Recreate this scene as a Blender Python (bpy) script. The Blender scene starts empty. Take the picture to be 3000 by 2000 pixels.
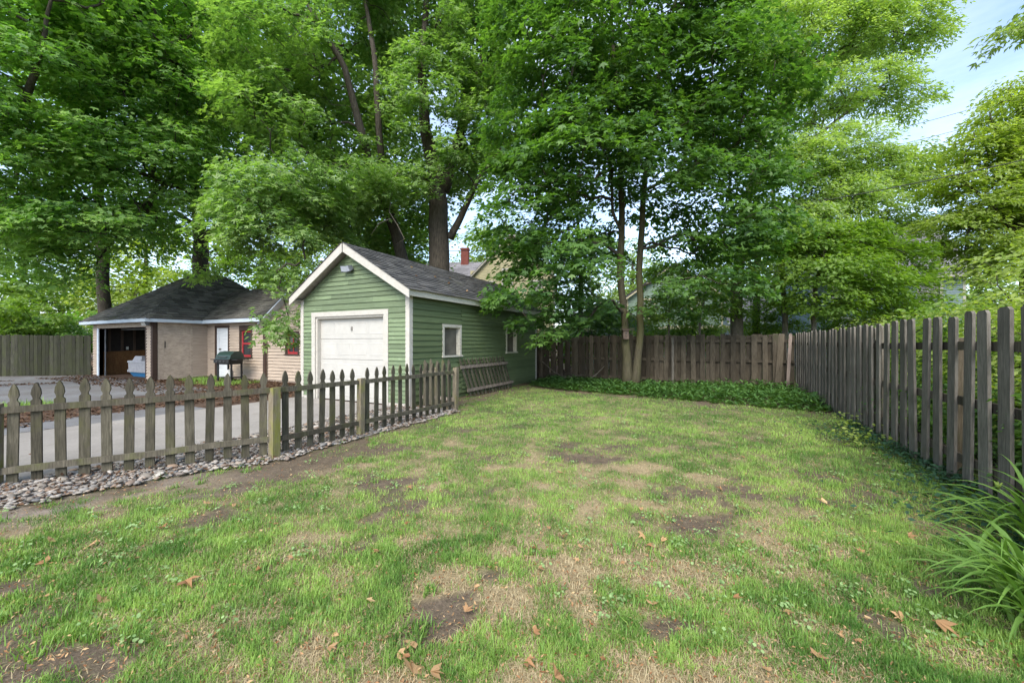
import bpy, math, random
import numpy as np
from mathutils import Vector, Matrix

random.seed(7)
rng = np.random.default_rng(11)
scn = bpy.context.scene
COL = scn.collection

# ------------------------------------------------------------------ camera
F = 1166.7; HC = 1.5; HY = 1003.0
TH = math.atan(590 / F); SN, CS = math.sin(TH), math.cos(TH)
cam_d = bpy.data.cameras.new('camera'); cam = bpy.data.objects.new('camera', cam_d); COL.objects.link(cam)
cam.location = (0, 0, HC); cam.rotation_euler = (math.pi / 2, 0, TH)
cam_d.sensor_width = 36; cam_d.lens = 36 * F / 3000; cam_d.shift_y = (HY - 1000) / 3000
cam_d.clip_start = 0.05; cam_d.clip_end = 3000
scn.camera = cam
# ------------------------------------------------------------------ sky and sun
SUN_EL, SUN_AZ = math.radians(44), math.atan2(0.16, -0.8)      # azimuth as (x, y) of where the sun stands
w = bpy.data.worlds.new('World'); scn.world = w; w.use_nodes = True
nt = w.node_tree; nt.nodes.clear()
out = nt.nodes.new('ShaderNodeOutputWorld'); bg = nt.nodes.new('ShaderNodeBackground')
sky = nt.nodes.new('ShaderNodeTexSky'); sky.sky_type = 'NISHITA'; sky.sun_disc = False
sky.sun_elevation = SUN_EL; sky.sun_rotation = SUN_AZ; sky.air_density = 1.0; sky.dust_density = .8; sky.ozone_density = 2.5
tc = nt.nodes.new('ShaderNodeTexCoord'); mp = nt.nodes.new('ShaderNodeMapping'); mp.inputs['Scale'].default_value = (1, 1, 3.2)
nz = nt.nodes.new('ShaderNodeTexNoise'); nz.inputs['Scale'].default_value = 2.2; nz.inputs['Detail'].default_value = 7; nz.inputs['Roughness'].default_value = .6
cr = nt.nodes.new('ShaderNodeValToRGB'); cr.color_ramp.elements[0].position = .3; cr.color_ramp.elements[1].position = .72
cr.color_ramp.elements[0].color = (.02, .02, .02, 1); cr.color_ramp.elements[1].color = (.40, .40, .40, 1)
mx = nt.nodes.new('ShaderNodeMixRGB'); mx.inputs[2].default_value = (6.2, 6.6, 7.1, 1)
nt.links.new(tc.outputs['Generated'], mp.inputs[0]); nt.links.new(mp.outputs[0], nz.inputs['Vector'])
nt.links.new(nz.outputs['Fac'], cr.inputs[0]); nt.links.new(cr.outputs[0], mx.inputs[0]); nt.links.new(sky.outputs[0], mx.inputs[1])
nt.links.new(mx.outputs[0], bg.inputs[0]); bg.inputs[1].default_value = 0.084; nt.links.new(bg.outputs[0], out.inputs[0])
sun_d = bpy.data.lights.new('sun', 'SUN'); sun_d.energy = 1.3; sun_d.angle = math.radians(40); sun_d.color = (1, .94, .84)
sun = bpy.data.objects.new('sun', sun_d); COL.objects.link(sun)
sun.rotation_euler = Vector((math.sin(SUN_AZ) * math.cos(SUN_EL), math.cos(SUN_AZ) * math.cos(SUN_EL), math.sin(SUN_EL))).to_track_quat('Z', 'Y').to_euler()
vs = scn.view_settings; vs.view_transform = 'Standard'; vs.look = 'None'; vs.exposure = 2.1; vs.gamma = 1; vs.use_curve_mapping = False
cy = scn.cycles
cy.max_bounces = 10; cy.diffuse_bounces = 6; cy.glossy_bounces = 2; cy.transmission_bounces = 8; cy.transparent_max_bounces = 4
cy.use_denoising = True; cy.use_adaptive_sampling = True; cy.adaptive_threshold = 0.02; cy.sample_clamp_indirect = 6
cy.caustics_reflective = False; cy.caustics_refractive = False

# ------------------------------------------------------------------ photo pixel -> world
def ray(px, py):
    a = (px - 1500) / F; u = (HY - py) / F
    return np.array((-SN + a * CS, CS + a * SN, u))
def at(px, py, zc):  p = ray(px, py) * zc; p[2] += HC; return p          # at a given distance
def gnd(px, py): d = ray(px, py); t = -HC / d[2]; return (d[0] * t, d[1] * t)

# ------------------------------------------------------------------ materials
MATS = {}
class N:
    def __init__(s, name):
        s.m = bpy.data.materials.new(name); s.m.use_nodes = True; s.t = s.m.node_tree; s.t.nodes.clear()
        s.o = s.t.nodes.new('ShaderNodeOutputMaterial'); MATS[name] = s.m
    def n(s, typ, **kw):
        x = s.t.nodes.new(typ)
        for k, v in kw.items():
            if isinstance(k, str) and hasattr(x, k): setattr(x, k, v)
            else: x.inputs[k].default_value = v
        return x
    def l(s, a, b): s.t.links.new(a, b)
    def coords(s, scale, obj=True, rnd=True):
        tc = s.n('ShaderNodeTexCoord'); mp = s.n('ShaderNodeMapping'); mp.inputs['Scale'].default_value = scale
        src = tc.outputs['Object' if obj else 'Generated']
        if rnd:
            oi = s.n('ShaderNodeObjectInfo'); mu = s.n('ShaderNodeMath', operation='MULTIPLY'); mu.inputs[1].default_value = 37.0
            s.l(oi.outputs['Random'], mu.inputs[0]); ad = s.n('ShaderNodeVectorMath', operation='ADD')
            s.l(src, ad.inputs[0]); s.l(mu.outputs[0], ad.inputs[1]); src = ad.outputs[0]
        s.l(src, mp.inputs[0]); return mp.outputs[0]
    def noise(s, vec, scale, detail=4, rough=.6):
        x = s.n('ShaderNodeTexNoise'); x.inputs['Scale'].default_value = scale; x.inputs['Detail'].default_value = detail; x.inputs['Roughness'].default_value = rough
        if vec is not None: s.l(vec, x.inputs['Vector'])
        return x.outputs['Fac']
    def ramp(s, fac, stops):
        x = s.n('ShaderNodeValToRGB'); e = x.color_ramp.elements
        while len(e) < len(stops): e.new(.5)
        for el, (p, c) in zip(e, stops): el.position = p; el.color = (*(c if hasattr(c, '__len__') else (c, c, c)), 1)
        s.l(fac, x.inputs[0]); return x.outputs[0]
    def mix(s, fac, a, b, mode='MIX'):
        x = s.n('ShaderNodeMixRGB', blend_type=mode)
        for i, v in enumerate((fac, a, b)):
            if hasattr(v, 'is_output'): s.l(v, x.inputs[i])
            elif hasattr(v, '__len__'): x.inputs[i].default_value = (*v, 1)
            else: x.inputs[i].default_value = v if i == 0 else (v, v, v, 1)
        return x.outputs[0]
    def rand_scale(s, col, lo, hi):                     # brightness differs from object to object
        oi = s.n('ShaderNodeObjectInfo'); r = s.ramp(oi.outputs['Random'], [(0, lo), (1, hi)])
        return s.mix(1, col, r, 'MULTIPLY')
    def attr(s, name):
        x = s.n('ShaderNodeAttribute'); x.attribute_name = name; return x
    def finish(s, col, rough=.8, spec=.3, bump=None, bs=.3, bd=.01, metal=0):
        p = s.n('ShaderNodeBsdfPrincipled'); p.inputs['Roughness'].default_value = rough; p.inputs['Specular IOR Level'].default_value = spec; p.inputs['Metallic'].default_value = metal
        if hasattr(col, 'is_output'): s.l(col, p.inputs['Base Color'])
        else: p.inputs['Base Color'].default_value = (*col, 1)
        if bump is not None:
            b = s.n('ShaderNodeBump'); b.inputs['Strength'].default_value = bs; b.inputs['Distance'].default_value = bd
            s.l(bump, b.inputs['Height']); s.l(b.outputs[0], p.inputs['Normal'])
        s.l(p.outputs[0], s.o.inputs[0]); return s.m

def wood(name, dark, light, algae=None, alg=(.5, .7), lo=.7, hi=1.25, grain=(14, 14, 1.1)):
    m = N(name); v = m.coords(grain); g = m.noise(v, 5, 7, .7)
    c = m.ramp(g, [(.3, dark), (.55, [(a + b) / 2 for a, b in zip(dark, light)]), (.75, light)])
    v2 = m.coords((3, 3, .8)); k = m.noise(v2, 3, 5, .65)
    c = m.mix(1, c, m.ramp(k, [(.35, .72), (.65, 1.12)]), 'MULTIPLY')
    if algae:
        v3 = m.coords((1.5, 1.5, .9)); a = m.noise(v3, 2.3, 5, .65)
        c = m.mix(m.ramp(a, [(alg[0], 0), (alg[1], .8)]), c, algae)
    c = m.rand_scale(c, lo, hi)
    return m.finish(c, .88, .15, g, .5, .004)
wood('picket_wood', (.040, .036, .026), (.150, .134, .098), (.085, .085, .035))
wood('picket_wood_lit', (.135, .112, .092), (.38, .315, .265), (.09, .085, .04), (.6, .8))  # lit copy of the picket wood: front light put into the paler, pinker tone
wood('rail_wood', (.045, .039, .029), (.165, .146, .110), (.09, .095, .035), (.52, .7))
wood('post_wood_moss', (.12, .10, .070), (.32, .27, .19), (.20, .205, .04), (.50, .66), .9, 1.1)
wood('board_wood', (.042, .034, .024), (.130, .108, .079), (.060, .062, .032), (.58, .75), .65, 1.25)
wood('near_board_wood', (.076, .068, .056), (.225, .203, .172), (.075, .078, .042), (.6, .8), .8, 1.2)
wood('shaded_fence_wood', (.026, .026, .020), (.080, .079, .060), (.045, .05, .025), (.4, .62), .6, 1.3)  # mossy wood, darkened further to paint in the shade of the trees
wood('pale_board_wood', (.15, .12, .10), (.36, .28, .24), None, lo=.9, hi=1.1)
wood('birdhouse_wood', (.08, .06, .05), (.2, .15, .12), None)
wood('plywood', (.14, .065, .028), (.27, .145, .06), None, lo=.95, hi=1.05, grain=(3, 3, 9))

def paint(name, base, wear=(.5, .47, .4), wearpos=(.66, .74), lo=.86, hi=1.1, rough=.6, dirt=.75, grain=(.6, .6, 6), dwear=.6):
    m = N(name); v = m.coords(grain); k = m.noise(v, 3, 6, .7)
    c = m.mix(1, base, m.ramp(k, [(.3, dirt), (.7, 1.1)]), 'MULTIPLY')
    v2 = m.coords((2.2, 2.2, 9)); p = m.noise(v2, 2.4, 6, .72)
    c = m.mix(m.ramp(p, [(wearpos[0], 0), (wearpos[1], dwear)]), c, wear)
    c = m.rand_scale(c, lo, hi)
    return m.finish(c, rough, .3, k, .25, .003)
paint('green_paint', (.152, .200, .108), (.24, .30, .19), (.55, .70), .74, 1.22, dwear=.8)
paint('green_paint_shaded', (.112, .148, .070), (.42, .42, .36), (.735, .78), .86, 1.14, dwear=.5)  # darker copy of the garage green: shade of trees and eaves painted in
paint('trim_paint', (.45, .425, .375), (.42, .38, .30), (.66, .8), .97, 1.03, dirt=.88, grain=(3, 3, 3))
paint('worn_trim_paint', (.52, .49, .42), (.22, .18, .13), (.55, .66), .95, 1.05, dirt=.8, grain=(8, 8, 8))
paint('door_paint', (.42, .405, .37), (.6, .57, .5), (.7, .85), .98, 1.02, dirt=.95, grain=(1, 1, 1), rough=.45)
paint('tan_paint', (.45, .36, .285), (.24, .2, .17), (.58, .75), .95, 1.05)
paint('tan_panel_paint', (.47, .38, .30), (.27, .215, .17), (.52, .56), .98, 1.02, grain=(1, 1, 1))
paint('brown_trim', (.055, .033, .024), (.1, .07, .05), (.6, .8))
paint('red_paint', (.36, .028, .035), (.25, .05, .05), (.62, .8), lo=.95, hi=1.05)
paint('white_paint', (.68, .70, .72), (.4, .42, .38), (.68, .8), lo=.97, hi=1.03, dirt=.85)
paint('yellow_paint', (.50, .45, .27), (.4, .36, .22), (.6, .8))
paint('sage_paint', (.24, .33, .26), (.2, .28, .22), (.6, .8))
paint('teal_paint', (.22, .30, .31), (.17, .26, .28), (.6, .8))
paint('pale_blue_paint', (.55, .62, .70), (.45, .5, .56), (.6, .8))
paint('cream_paint', (.62, .56, .38), (.5, .45, .3), (.6, .8))

def shingle_mat(name, a, b, moss=None, mosspos=(.55, .7), leaf=None):
    m = N(name); t = m.attr('tint'); c = m.ramp(t.outputs['Fac'], [(0, a), (1, b)])
    v = m.coords((1, 1, 1), rnd=False); g = m.noise(v, 55, 3, .7)
    c = m.mix(1, c, m.ramp(g, [(.3, .7), (.7, 1.3)]), 'MULTIPLY')
    if moss:
        k = m.noise(v, .55, 7, .72); c = m.mix(m.ramp(k, [(mosspos[0], 0), (mosspos[1], .85)]), c, moss)
    if leaf:
        k = m.noise(v, .8, 6, .7); c = m.mix(m.ramp(k, [(.60, 0), (.70, .6)]), c, leaf)
    return m.finish(c, .92, .2, g, .4, .004)
shingle_mat('dark_shingles', (.068, .064, .057), (.165, .155, .138), (.100, .098, .032), (.57, .70))
shingle_mat('garage_shingles', (.050, .049, .050), (.115, .112, .108), (.10, .07, .04), (.56, .74), (.07, .07, .025))
shingle_mat('grey_shingles', (.15, .145, .15), (.25, .24, .25))

def plain(name, col, rough=.6, spec=.4, metal=0, var=.15, scale=6):
    m = N(name); v = m.coords((1, 1, 1)); k = m.noise(v, scale, 4)
    c = m.mix(1, col, m.ramp(k, [(.3, 1 - var), (.7, 1 + var)]), 'MULTIPLY'); return m.finish(c, rough, spec, metal=metal)
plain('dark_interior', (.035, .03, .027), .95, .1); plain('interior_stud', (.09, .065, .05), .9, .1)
plain('black_plastic', (.016, .016, .017), .5); plain('grill_lid', (.022, .045, .038), .38, .5)
plain('grill_metal', (.10, .10, .10), .45, .5, .6); plain('lamp_grey', (.20, .22, .25), .4, .5); plain('lamp_glass', (.42, .45, .50), .15, .6)
plain('lamp_white', (.6, .6, .58), .35, .5); plain('tub_white', (.30, .30, .32), .6); plain('tub_blue', (.03, .16, .34), .5)
plain('window_board', (.115, .105, .085), .8, .2, var=.3, scale=3); plain('dark_glass', (.03, .034, .038), .08, .6); plain('curtain', (.35, .34, .32), .9, .1)
plain('brick_red', (.16, .055, .045), .9, .1); plain('cable', (.02, .02, .022), .6); plain('lock_metal', (.3, .28, .25), .35, .5, .8)
plain('stone_foundation', (.33, .31, .29), .9, .1); plain('bin_blue', (.1, .22, .45), .5)

m = N('concrete'); v = m.coords((1, 1, 1), rnd=False); a = m.noise(v, .7, 6, .65); b = m.noise(v, 40, 3)
c = m.ramp(a, [(.25, (.215, .196, .176)), (.6, (.295, .270, .243)), (.85, (.34, .314, .285))])
c = m.mix(1, c, m.ramp(b, [(.3, .88), (.7, 1.08)]), 'MULTIPLY'); k = m.noise(v, 3.2, 8, .75); c = m.mix(m.ramp(k, [(.56, 0), (.72, .45)]), c, (.15, .125, .10)); c = m.rand_scale(c, .93, 1.05); m.finish(c, .9, .2, b, .2, .003)
m = N('asphalt'); v = m.coords((1, 1, 1), rnd=False); a = m.noise(v, .8, 7, .7); b = m.noise(v, 90, 3)
c = m.ramp(a, [(.3, (.10, .085, .075)), (.5, (.15, .145, .145)), (.75, (.20, .20, .205))])
c = m.mix(1, c, m.ramp(b, [(.3, .7), (.7, 1.25)]), 'MULTIPLY'); m.finish(c, .85, .3, b, .4, .004)
m = N('ground'); t = m.attr('soil'); v = m.coords((1, 1, 1), rnd=False); a = m.noise(v, 9, 6, .7); b = m.noise(v, 70, 4, .7)
c = m.mix(1, t.outputs['Color'], m.ramp(a, [(.3, .72), (.7, 1.25)]), 'MULTIPLY'); c = m.mix(1, c, m.ramp(b, [(.3, .6), (.7, 1.4)]), 'MULTIPLY')
e = m.noise(v, 26, 6, .75); c = m.mix(m.ramp(e, [(.56, 0), (.66, .55)]), c, (.34, .27, .16)); f_ = m.noise(v, 48, 5, .8); c = m.mix(m.ramp(f_, [(.58, 0), (.66, .7)]), c, (.05, .036, .026))
m.finish(c, .95, .1, b, .8, .012)
m = N('pebble'); oi = m.n('ShaderNodeObjectInfo'); t = m.attr('tint')
ad = m.n('ShaderNodeMath', operation='ADD'); m.l(oi.outputs['Random'], ad.inputs[0]); m.l(t.outputs['Fac'], ad.inputs[1])
fr = m.n('ShaderNodeMath', operation='FRACT'); m.l(ad.outputs[0], fr.inputs[0])
c = m.ramp(fr.outputs[0], [(0, (.31, .27, .22)), (.2, (.15, .13, .11)), (.36, (.37, .33, .28)), (.5, (.11, .12, .13)), (.62, (.25, .175, .12)), (.8, (.40, .365, .32)), (1, (.17, .155, .14))])
v = m.coords((1, 1, 1)); k = m.noise(v, 30, 4); c = m.mix(1, c, m.ramp(k, [(.3, .8), (.7, 1.15)]), 'MULTIPLY'); m.finish(c, .75, .3)

def bark(name, a, b, alg=None):
    m = N(name); v = m.coords((6, 6, 1.2)); g = m.noise(v, 3.5, 7, .75); c = m.ramp(g, [(.3, a), (.7, b)])
    if alg:
        k = m.noise(m.coords((1, 1, .5)), 1.2, 4); c = m.mix(m.ramp(k, [(.4, 0), (.65, .75)]), c, alg)
    return m.finish(c, .95, .1, g, 1, .03)
bark('bark_dark', (.038, .032, .026), (.125, .107, .086)); bark('bark_maple', (.042, .036, .026), (.125, .108, .075), (.095, .092, .04))
bark('bark_grey', (.07, .062, .05), (.19, .17, .14)); bark('dead_twig', (.12, .1, .08), (.28, .25, .2))

def leafmat(name, dark, light, trans=.45, tcol=None, rough=.42, spec=.35):
    m = N(name); t = m.attr('tint'); c = m.ramp(t.outputs['Fac'], [(0, dark), (1, light)])
    p = m.n('ShaderNodeBsdfPrincipled'); p.inputs['Roughness'].default_value = rough; p.inputs['Specular IOR Level'].default_value = spec
    m.l(c, p.inputs['Base Color'])
    tr = m.n('ShaderNodeBsdfTranslucent'); tcx = m.mix(1, c, tcol or (1.25, 1.35, .35), 'MULTIPLY'); m.l(tcx, tr.inputs[0])
    ms = m.n('ShaderNodeMixShader'); ms.inputs[0].default_value = trans; m.l(p.outputs[0], ms.inputs[1]); m.l(tr.outputs[0], ms.inputs[2]); m.l(ms.outputs[0], m.o.inputs[0])
leafmat('leaf_maple', (.066, .145, .052), (.195, .335, .075), .52, (1.1, 1.3, .35))
leafmat('leaf_silver', (.155, .260, .095), (.340, .460, .160), .52, (1.05, 1.3, .4))
leafmat('leaf_left', (.150, .280, .090), (.340, .490, .140), .52, (1.05, 1.35, .35))
leafmat('leaf_bright', (.140, .245, .055), (.280, .410, .085), .55)
leafmat('leaf_ash', (.235, .345, .140), (.410, .520, .230), .58)  # paled so that bright haze sits in the leaf colour
leafmat('leaf_yellow', (.230, .320, .080), (.430, .510, .150), .58)
leafmat('leaf_far', (.175, .265, .100), (.320, .410, .165), .55)
leafmat('leaf_ground', (.045, .110, .032), (.125, .240, .060), .3)
leafmat('leaf_vinca', (.018, .05, .028), (.045, .105, .05), .25)
leafmat('leaf_lily', (.105, .215, .035), (.215, .360, .085), .35, (1.1, 1.2, .4), .38)
leafmat('grass', (.085, .195, .034), (.330, .490, .110), .3, (1.2, 1.25, .4), .5, .3)
leafmat('straw', (.32, .245, .135), (.58, .48, .29), .2, (1, .95, .8), .7, .2)
leafmat('weed', (.16, .27, .09), (.33, .46, .19), .3)
leafmat('dead_leaf', (.22, .085, .035), (.62, .43, .22), .2, (1, .8, .5), .7, .2)
leafmat('litter', (.05, .028, .018), (.17, .10, .06), .1, (1, .8, .5), .8, .1)

# ------------------------------------------------------------------ mesh helpers
class MB:
    def __init__(s): s.v = []; s.f = []; s.t = []
    def add(s, verts, faces, tint=None):
        b = len(s.v); s.v += [tuple(p) for p in verts]; s.f += [tuple(i + b for i in f) for f in faces]
        s.t += [tint if tint is not None else .5] * len(verts)
    def hexa(s, p, tint=None):   # 8 points: bottom loop of 4 then top loop of 4
        s.add(p, [(3, 2, 1, 0), (4, 5, 6, 7), (0, 1, 5, 4), (1, 2, 6, 5), (2, 3, 7, 6), (3, 0, 4, 7)], tint)
    def box(s, x0, x1, y0, y1, z0, z1):
        s.hexa([(x0, y0, z0), (x1, y0, z0), (x1, y1, z0), (x0, y1, z0), (x0, y0, z1), (x1, y0, z1), (x1, y1, z1), (x0, y1, z1)])
    def prism(s, prof, axis, a, b):           # a 2-d profile pushed along an axis
        def P(u, v, w): return {'x': (w, u, v), 'y': (u, w, v), 'z': (u, v, w)}[axis]
        n = len(prof); vs_ = [P(u, v, a) for u, v in prof] + [P(u, v, b) for u, v in prof]
        fs = [tuple(range(n))[::-1], tuple(range(n, 2 * n))] + [(i, (i + 1) % n, n + (i + 1) % n, n + i) for i in range(n)]
        s.add(vs_, fs)
    def tube(s, pts, rad, sides=6, cap=True):
        pts = [Vector(p) for p in pts]; n = len(pts); base = len(s.v); up = Vector((.13, .21, .97))
        for i, p in enumerate(pts):
            d = (pts[min(i + 1, n - 1)] - pts[max(i - 1, 0)]).normalized()
            a = d.cross(up if abs(d.dot(up)) < .95 else Vector((1, 0, 0))).normalized(); b = d.cross(a)
            r = rad[i] if hasattr(rad, '__len__') else rad
            for k in range(sides):
                an = 2 * math.pi * k / sides; s.v.append(tuple(p + a * (r * math.cos(an)) + b * (r * math.sin(an)))); s.t.append(.5)
        for i in range(n - 1):
            for k in range(sides):
                k2 = (k + 1) % sides; s.f.append((base + i * sides + k, base + i * sides + k2, base + (i + 1) * sides + k2, base + (i + 1) * sides + k))
        if cap:
            s.f.append(tuple(base + k for k in range(sides))[::-1]); s.f.append(tuple(base + (n - 1) * sides + k for k in range(sides)))
    def mesh(s, name, smooth=False):
        me = bpy.data.meshes.new(name); me.from_pydata(s.v, [], s.f); me.update()
        at_ = me.attributes.new('tint', 'FLOAT', 'POINT'); at_.data.foreach_set('value', np.array(s.t, dtype=np.float32))
        if smooth: me.polygons.foreach_set('use_smooth', [True] * len(me.polygons))
        return me
    def build(s, name, mat, parent=None, smooth=False, loc=None, rot=None):
        o = new(name, s.mesh(name, smooth), mat, parent)
        if loc is not None: o.location = loc
        if rot is not None: o.rotation_euler = rot
        return o
def new(name, me, mat=None, parent=None):
    o = bpy.data.objects.new(name, me); COL.objects.link(o)
    if mat and me is not None and not me.materials: me.materials.append(MATS[mat])
    if parent is not None: o.parent = parent
    return o
def empty(name, loc=(0, 0, 0), rz=0):
    o = bpy.data.objects.new(name, None); COL.objects.link(o); o.location = loc; o.rotation_euler = (0, 0, rz); o.empty_display_size = .2; return o
def tag(o, label=None, cat=None, group=None, kind=None):
    if label: o['label'] = label
    if cat: o['category'] = cat
    if group: o['group'] = group
    if kind: o['kind'] = kind
    return o
def np_mesh(name, verts, faces, tint=None, soil=None):
    V = np.ascontiguousarray(verts, dtype=np.float32).reshape(-1, 3); Fc = np.ascontiguousarray(faces, dtype=np.int32); k = Fc.shape[1]
    me = bpy.data.meshes.new(name); me.vertices.add(len(V)); me.vertices.foreach_set('co', V.ravel())
    me.loops.add(Fc.size); me.loops.foreach_set('vertex_index', Fc.ravel())
    me.polygons.add(len(Fc)); me.polygons.foreach_set('loop_start', np.arange(0, Fc.size, k, dtype=np.int32))
    me.update(calc_edges=True)
    if tint is not None:
        a = me.attributes.new('tint', 'FLOAT', 'POINT'); a.data.foreach_set('value', np.ascontiguousarray(tint, dtype=np.float32))
    if soil is not None:
        a = me.attributes.new('soil', 'FLOAT_COLOR', 'POINT'); a.data.foreach_set('color', np.ascontiguousarray(np.c_[soil, np.ones(len(soil))], dtype=np.float32).ravel())
    return me
# value noise on the plane, shared by the soil and the grass that grows on it
_tab = np.random.default_rng(5).random((256, 256))
def vnoise(x, y):
    xi = np.floor(x).astype(int); yi = np.floor(y).astype(int); fx = x - xi; fy = y - yi
    fx = fx * fx * (3 - 2 * fx); fy = fy * fy * (3 - 2 * fy)
    g = lambda i, j: _tab[i & 255, j & 255]
    return (g(xi, yi) * (1 - fx) + g(xi + 1, yi) * fx) * (1 - fy) + (g(xi, yi + 1) * (1 - fx) + g(xi + 1, yi + 1) * fx) * fy
def fbm(x, y, o=4):
    s = 0; a = .5; t = 0
    for i in range(o): s = s + a * vnoise(x * 2 ** i + 17.3 * i, y * 2 ** i + 9.1 * i); t += a; a *= .55
    return s / t
def unit(a): return a / np.maximum(np.linalg.norm(a, axis=-1, keepdims=True), 1e-9)


# ================================================================== SETTING
def sstep(a, b, x): t = np.clip((x - a) / (b - a), 0, 1); return t * t * (3 - 2 * t)
LX = np.array([-20, -3, 1.15, 2.1, 3.2, 7.2, 7.6, 14.9, 40]); LV = np.array([-5.2, -5.55, -5.75, -5.45, -4.93, -4.93, -6.1, -6.1, -6.1])
def lawn_left(y): return np.interp(y, LX, LV)
cover_px = [(1490, 1118), (1560, 1131), (1640, 1142), (1760, 1153), (1900, 1167), (2100, 1184), (2250, 1196), (2345, 1205)]
cover_edge = np.array(sorted(gnd(*p) for p in cover_px))
def cover_front(x): return np.interp(x, cover_edge[:, 0], cover_edge[:, 1])
def lawn_fields(x, y):
    """share of green, of straw and of bare soil at a place on the lawn"""
    n1 = fbm(x * .9 + 3, y * .9 + 8, 4); n2 = fbm(x * 3.9, y * 3.9, 5); n3 = fbm(x * 1.6 + 40, y * 1.6 + 12, 4)
    centre = np.exp(-(((x + .7) / 1.7) ** 2 + ((y - 3.3) / 1.9) ** 2))
    near = np.exp(-(((x + 1.2) / 2.2) ** 2 + ((y - 1.3) / 1.0) ** 2))
    g = .80 + 1.1 * (n1 - .5) + 2.3 * (n2 - .5) - .46 * centre - .22 * near + .30 * sstep(.4, 1.6, x) + .22 * sstep(4.5, 7, y)
    d = x - lawn_left(y)
    edge = np.where(y < 3.6, sstep(1.15, .2, d + 1.3 * (n2 - .5)), sstep(.30, .02, d + .35 * (n2 - .5)))
    back = sstep(-1.0, -.15, y - cover_front(x) + 1.1 * (n2 - .5))
    wall = np.where(y > 7.3, sstep(.95, .35, d + .6 * (n2 - .5)), 0)
    bare = np.clip(np.maximum.reduce([edge * .95, back * .8, wall]) + 1.0 * sstep(.65, .73, n3 + .6 * (n2 - .5)) * (1 - sstep(5, 8, y)), 0, 1)
    g = np.clip(g - .95 * bare, .02, 1)
    st = np.clip(.62 + 1.9 * (n3 - .5) * -1 + 1.2 * (.5 - n2) + .65 * centre + .3 * near - .55 * sstep(.8, 2, x) - .2 * sstep(5, 8, y) - .9 * bare, 0, 1)
    return g, st, bare
def soil_colour(x, y):
    g, st, bare = lawn_fields(x, y)
    dirt = np.array((.120, .092, .066)); sand = np.array((.27, .225, .185)); thatch = np.array((.30, .235, .135)); green = np.array((.085, .125, .032))
    litter = np.array((.085, .055, .04)); far = np.array((.08, .10, .035))
    n = fbm(x * 2.2 + 5, y * 2.2 + 1, 4)[:, None]
    c = dirt * (1 - st[:, None]) + thatch * st[:, None]
    c = c * (1 - .55 * g[:, None]) + green * .55 * g[:, None]
    sandy = (sstep(3.2, 1.2, y) * sstep(1.3, .3, x - lawn_left(y)))[:, None] * sstep(.35, .6, n)
    c = c * (1 - sandy * bare[:, None]) + sand * sandy * bare[:, None]
    lawn = (sstep(-.15, .1, x - lawn_left(y)) * sstep(2.9, 2.4, x) * sstep(14.9, 14.4, y))[:, None]
    outside = np.where((x < -6)[:, None], litter * (.7 + .9 * n), far * (.6 + .8 * n))
    return c * lawn + outside * (1 - lawn)
xs = np.unique(np.concatenate([[-900, -500, -250, -120, -70], np.linspace(-45, -7, 60), np.arange(-7, 2.8, .1), np.linspace(2.8, 12, 22), np.linspace(15, 45, 10), [70, 120, 250, 500, 900]]))
ys = np.unique(np.concatenate([[-900, -400, -150, -60], np.linspace(-30, -1, 22), np.arange(-1, 14.9, .1), np.linspace(15, 45, 25), [70, 120, 250, 500, 900]]))
gx, gy = np.meshgrid(xs, ys); gx = gx.ravel(); gy = gy.ravel()
hump = (fbm(gx * .8, gy * .8, 3) - .5) * .05 * sstep(.3, 1.0, gx - lawn_left(gy)) * sstep(2.1, 1.4, gx) * sstep(13.5, 12, gy) * sstep(-2, 0, gy)
def ground_z(x, y):
    x = np.atleast_1d(np.asarray(x, float)); y = np.atleast_1d(np.asarray(y, float))
    return (fbm(x * .8, y * .8, 3) - .5) * .05 * sstep(.3, 1.0, x - lawn_left(y)) * sstep(2.1, 1.4, x) * sstep(13.5, 12, y) * sstep(-2, 0, y)
nx, ny = len(xs), len(ys); ii = (np.arange(ny - 1)[:, None] * nx + np.arange(nx - 1)[None]).ravel()
ground = new('ground', np_mesh('ground', np.c_[gx, gy, hump], np.c_[ii, ii + 1, ii + 1 + nx, ii + nx], soil=soil_colour(gx, gy)), 'ground')
tag(ground, 'patchy yard soil and thatch reaching out to the horizon', kind='structure')

# asphalt yard in front of the tan garage, with an uneven edge; concrete driveway in poured slabs
def sheet(name, poly, z, mat, h=None):
    b = MB(); n = len(poly); zz = z if h is None else z + h
    if h is None: b.add([(x, y, z) for x, y in poly], [tuple(range(n))])
    else: b.prism(poly, 'z', z, zz)
    return b.build(name, mat)
poly = []
for i in range(40):
    t = i / 39; poly.append((-12.6 - 1.2 * fbm(np.array([t * 9.]), np.array([1.]))[0] - 3.0 * max(0, t - .6), -18 + 25.0 * t))
poly += [(-19.0, 7.45), (-25.4, 7.45), (-27.5, 5.9), (-40, -4), (-40, -18)]
tag(sheet('asphalt_yard', poly, .006, 'asphalt'), 'worn grey asphalt in front of the tan garage', kind='structure')
poly2 = [(-10.15 - .1 * math.sin(i), -18 + i * .62) for i in range(38)] + [(-11.15 - .35 * fbm(np.array([i * .5]), np.array([4.]))[0], 4.9 - i * .62) for i in range(38)]
tag(sheet('asphalt_strip', poly2, .010, 'asphalt'), 'broken asphalt strip beside the concrete driveway', kind='structure')
drive = empty('driveway', (-8.3, 0, 0)); tag(drive, 'pale concrete driveway of poured slabs leading to the green garage', kind='structure')
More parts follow.
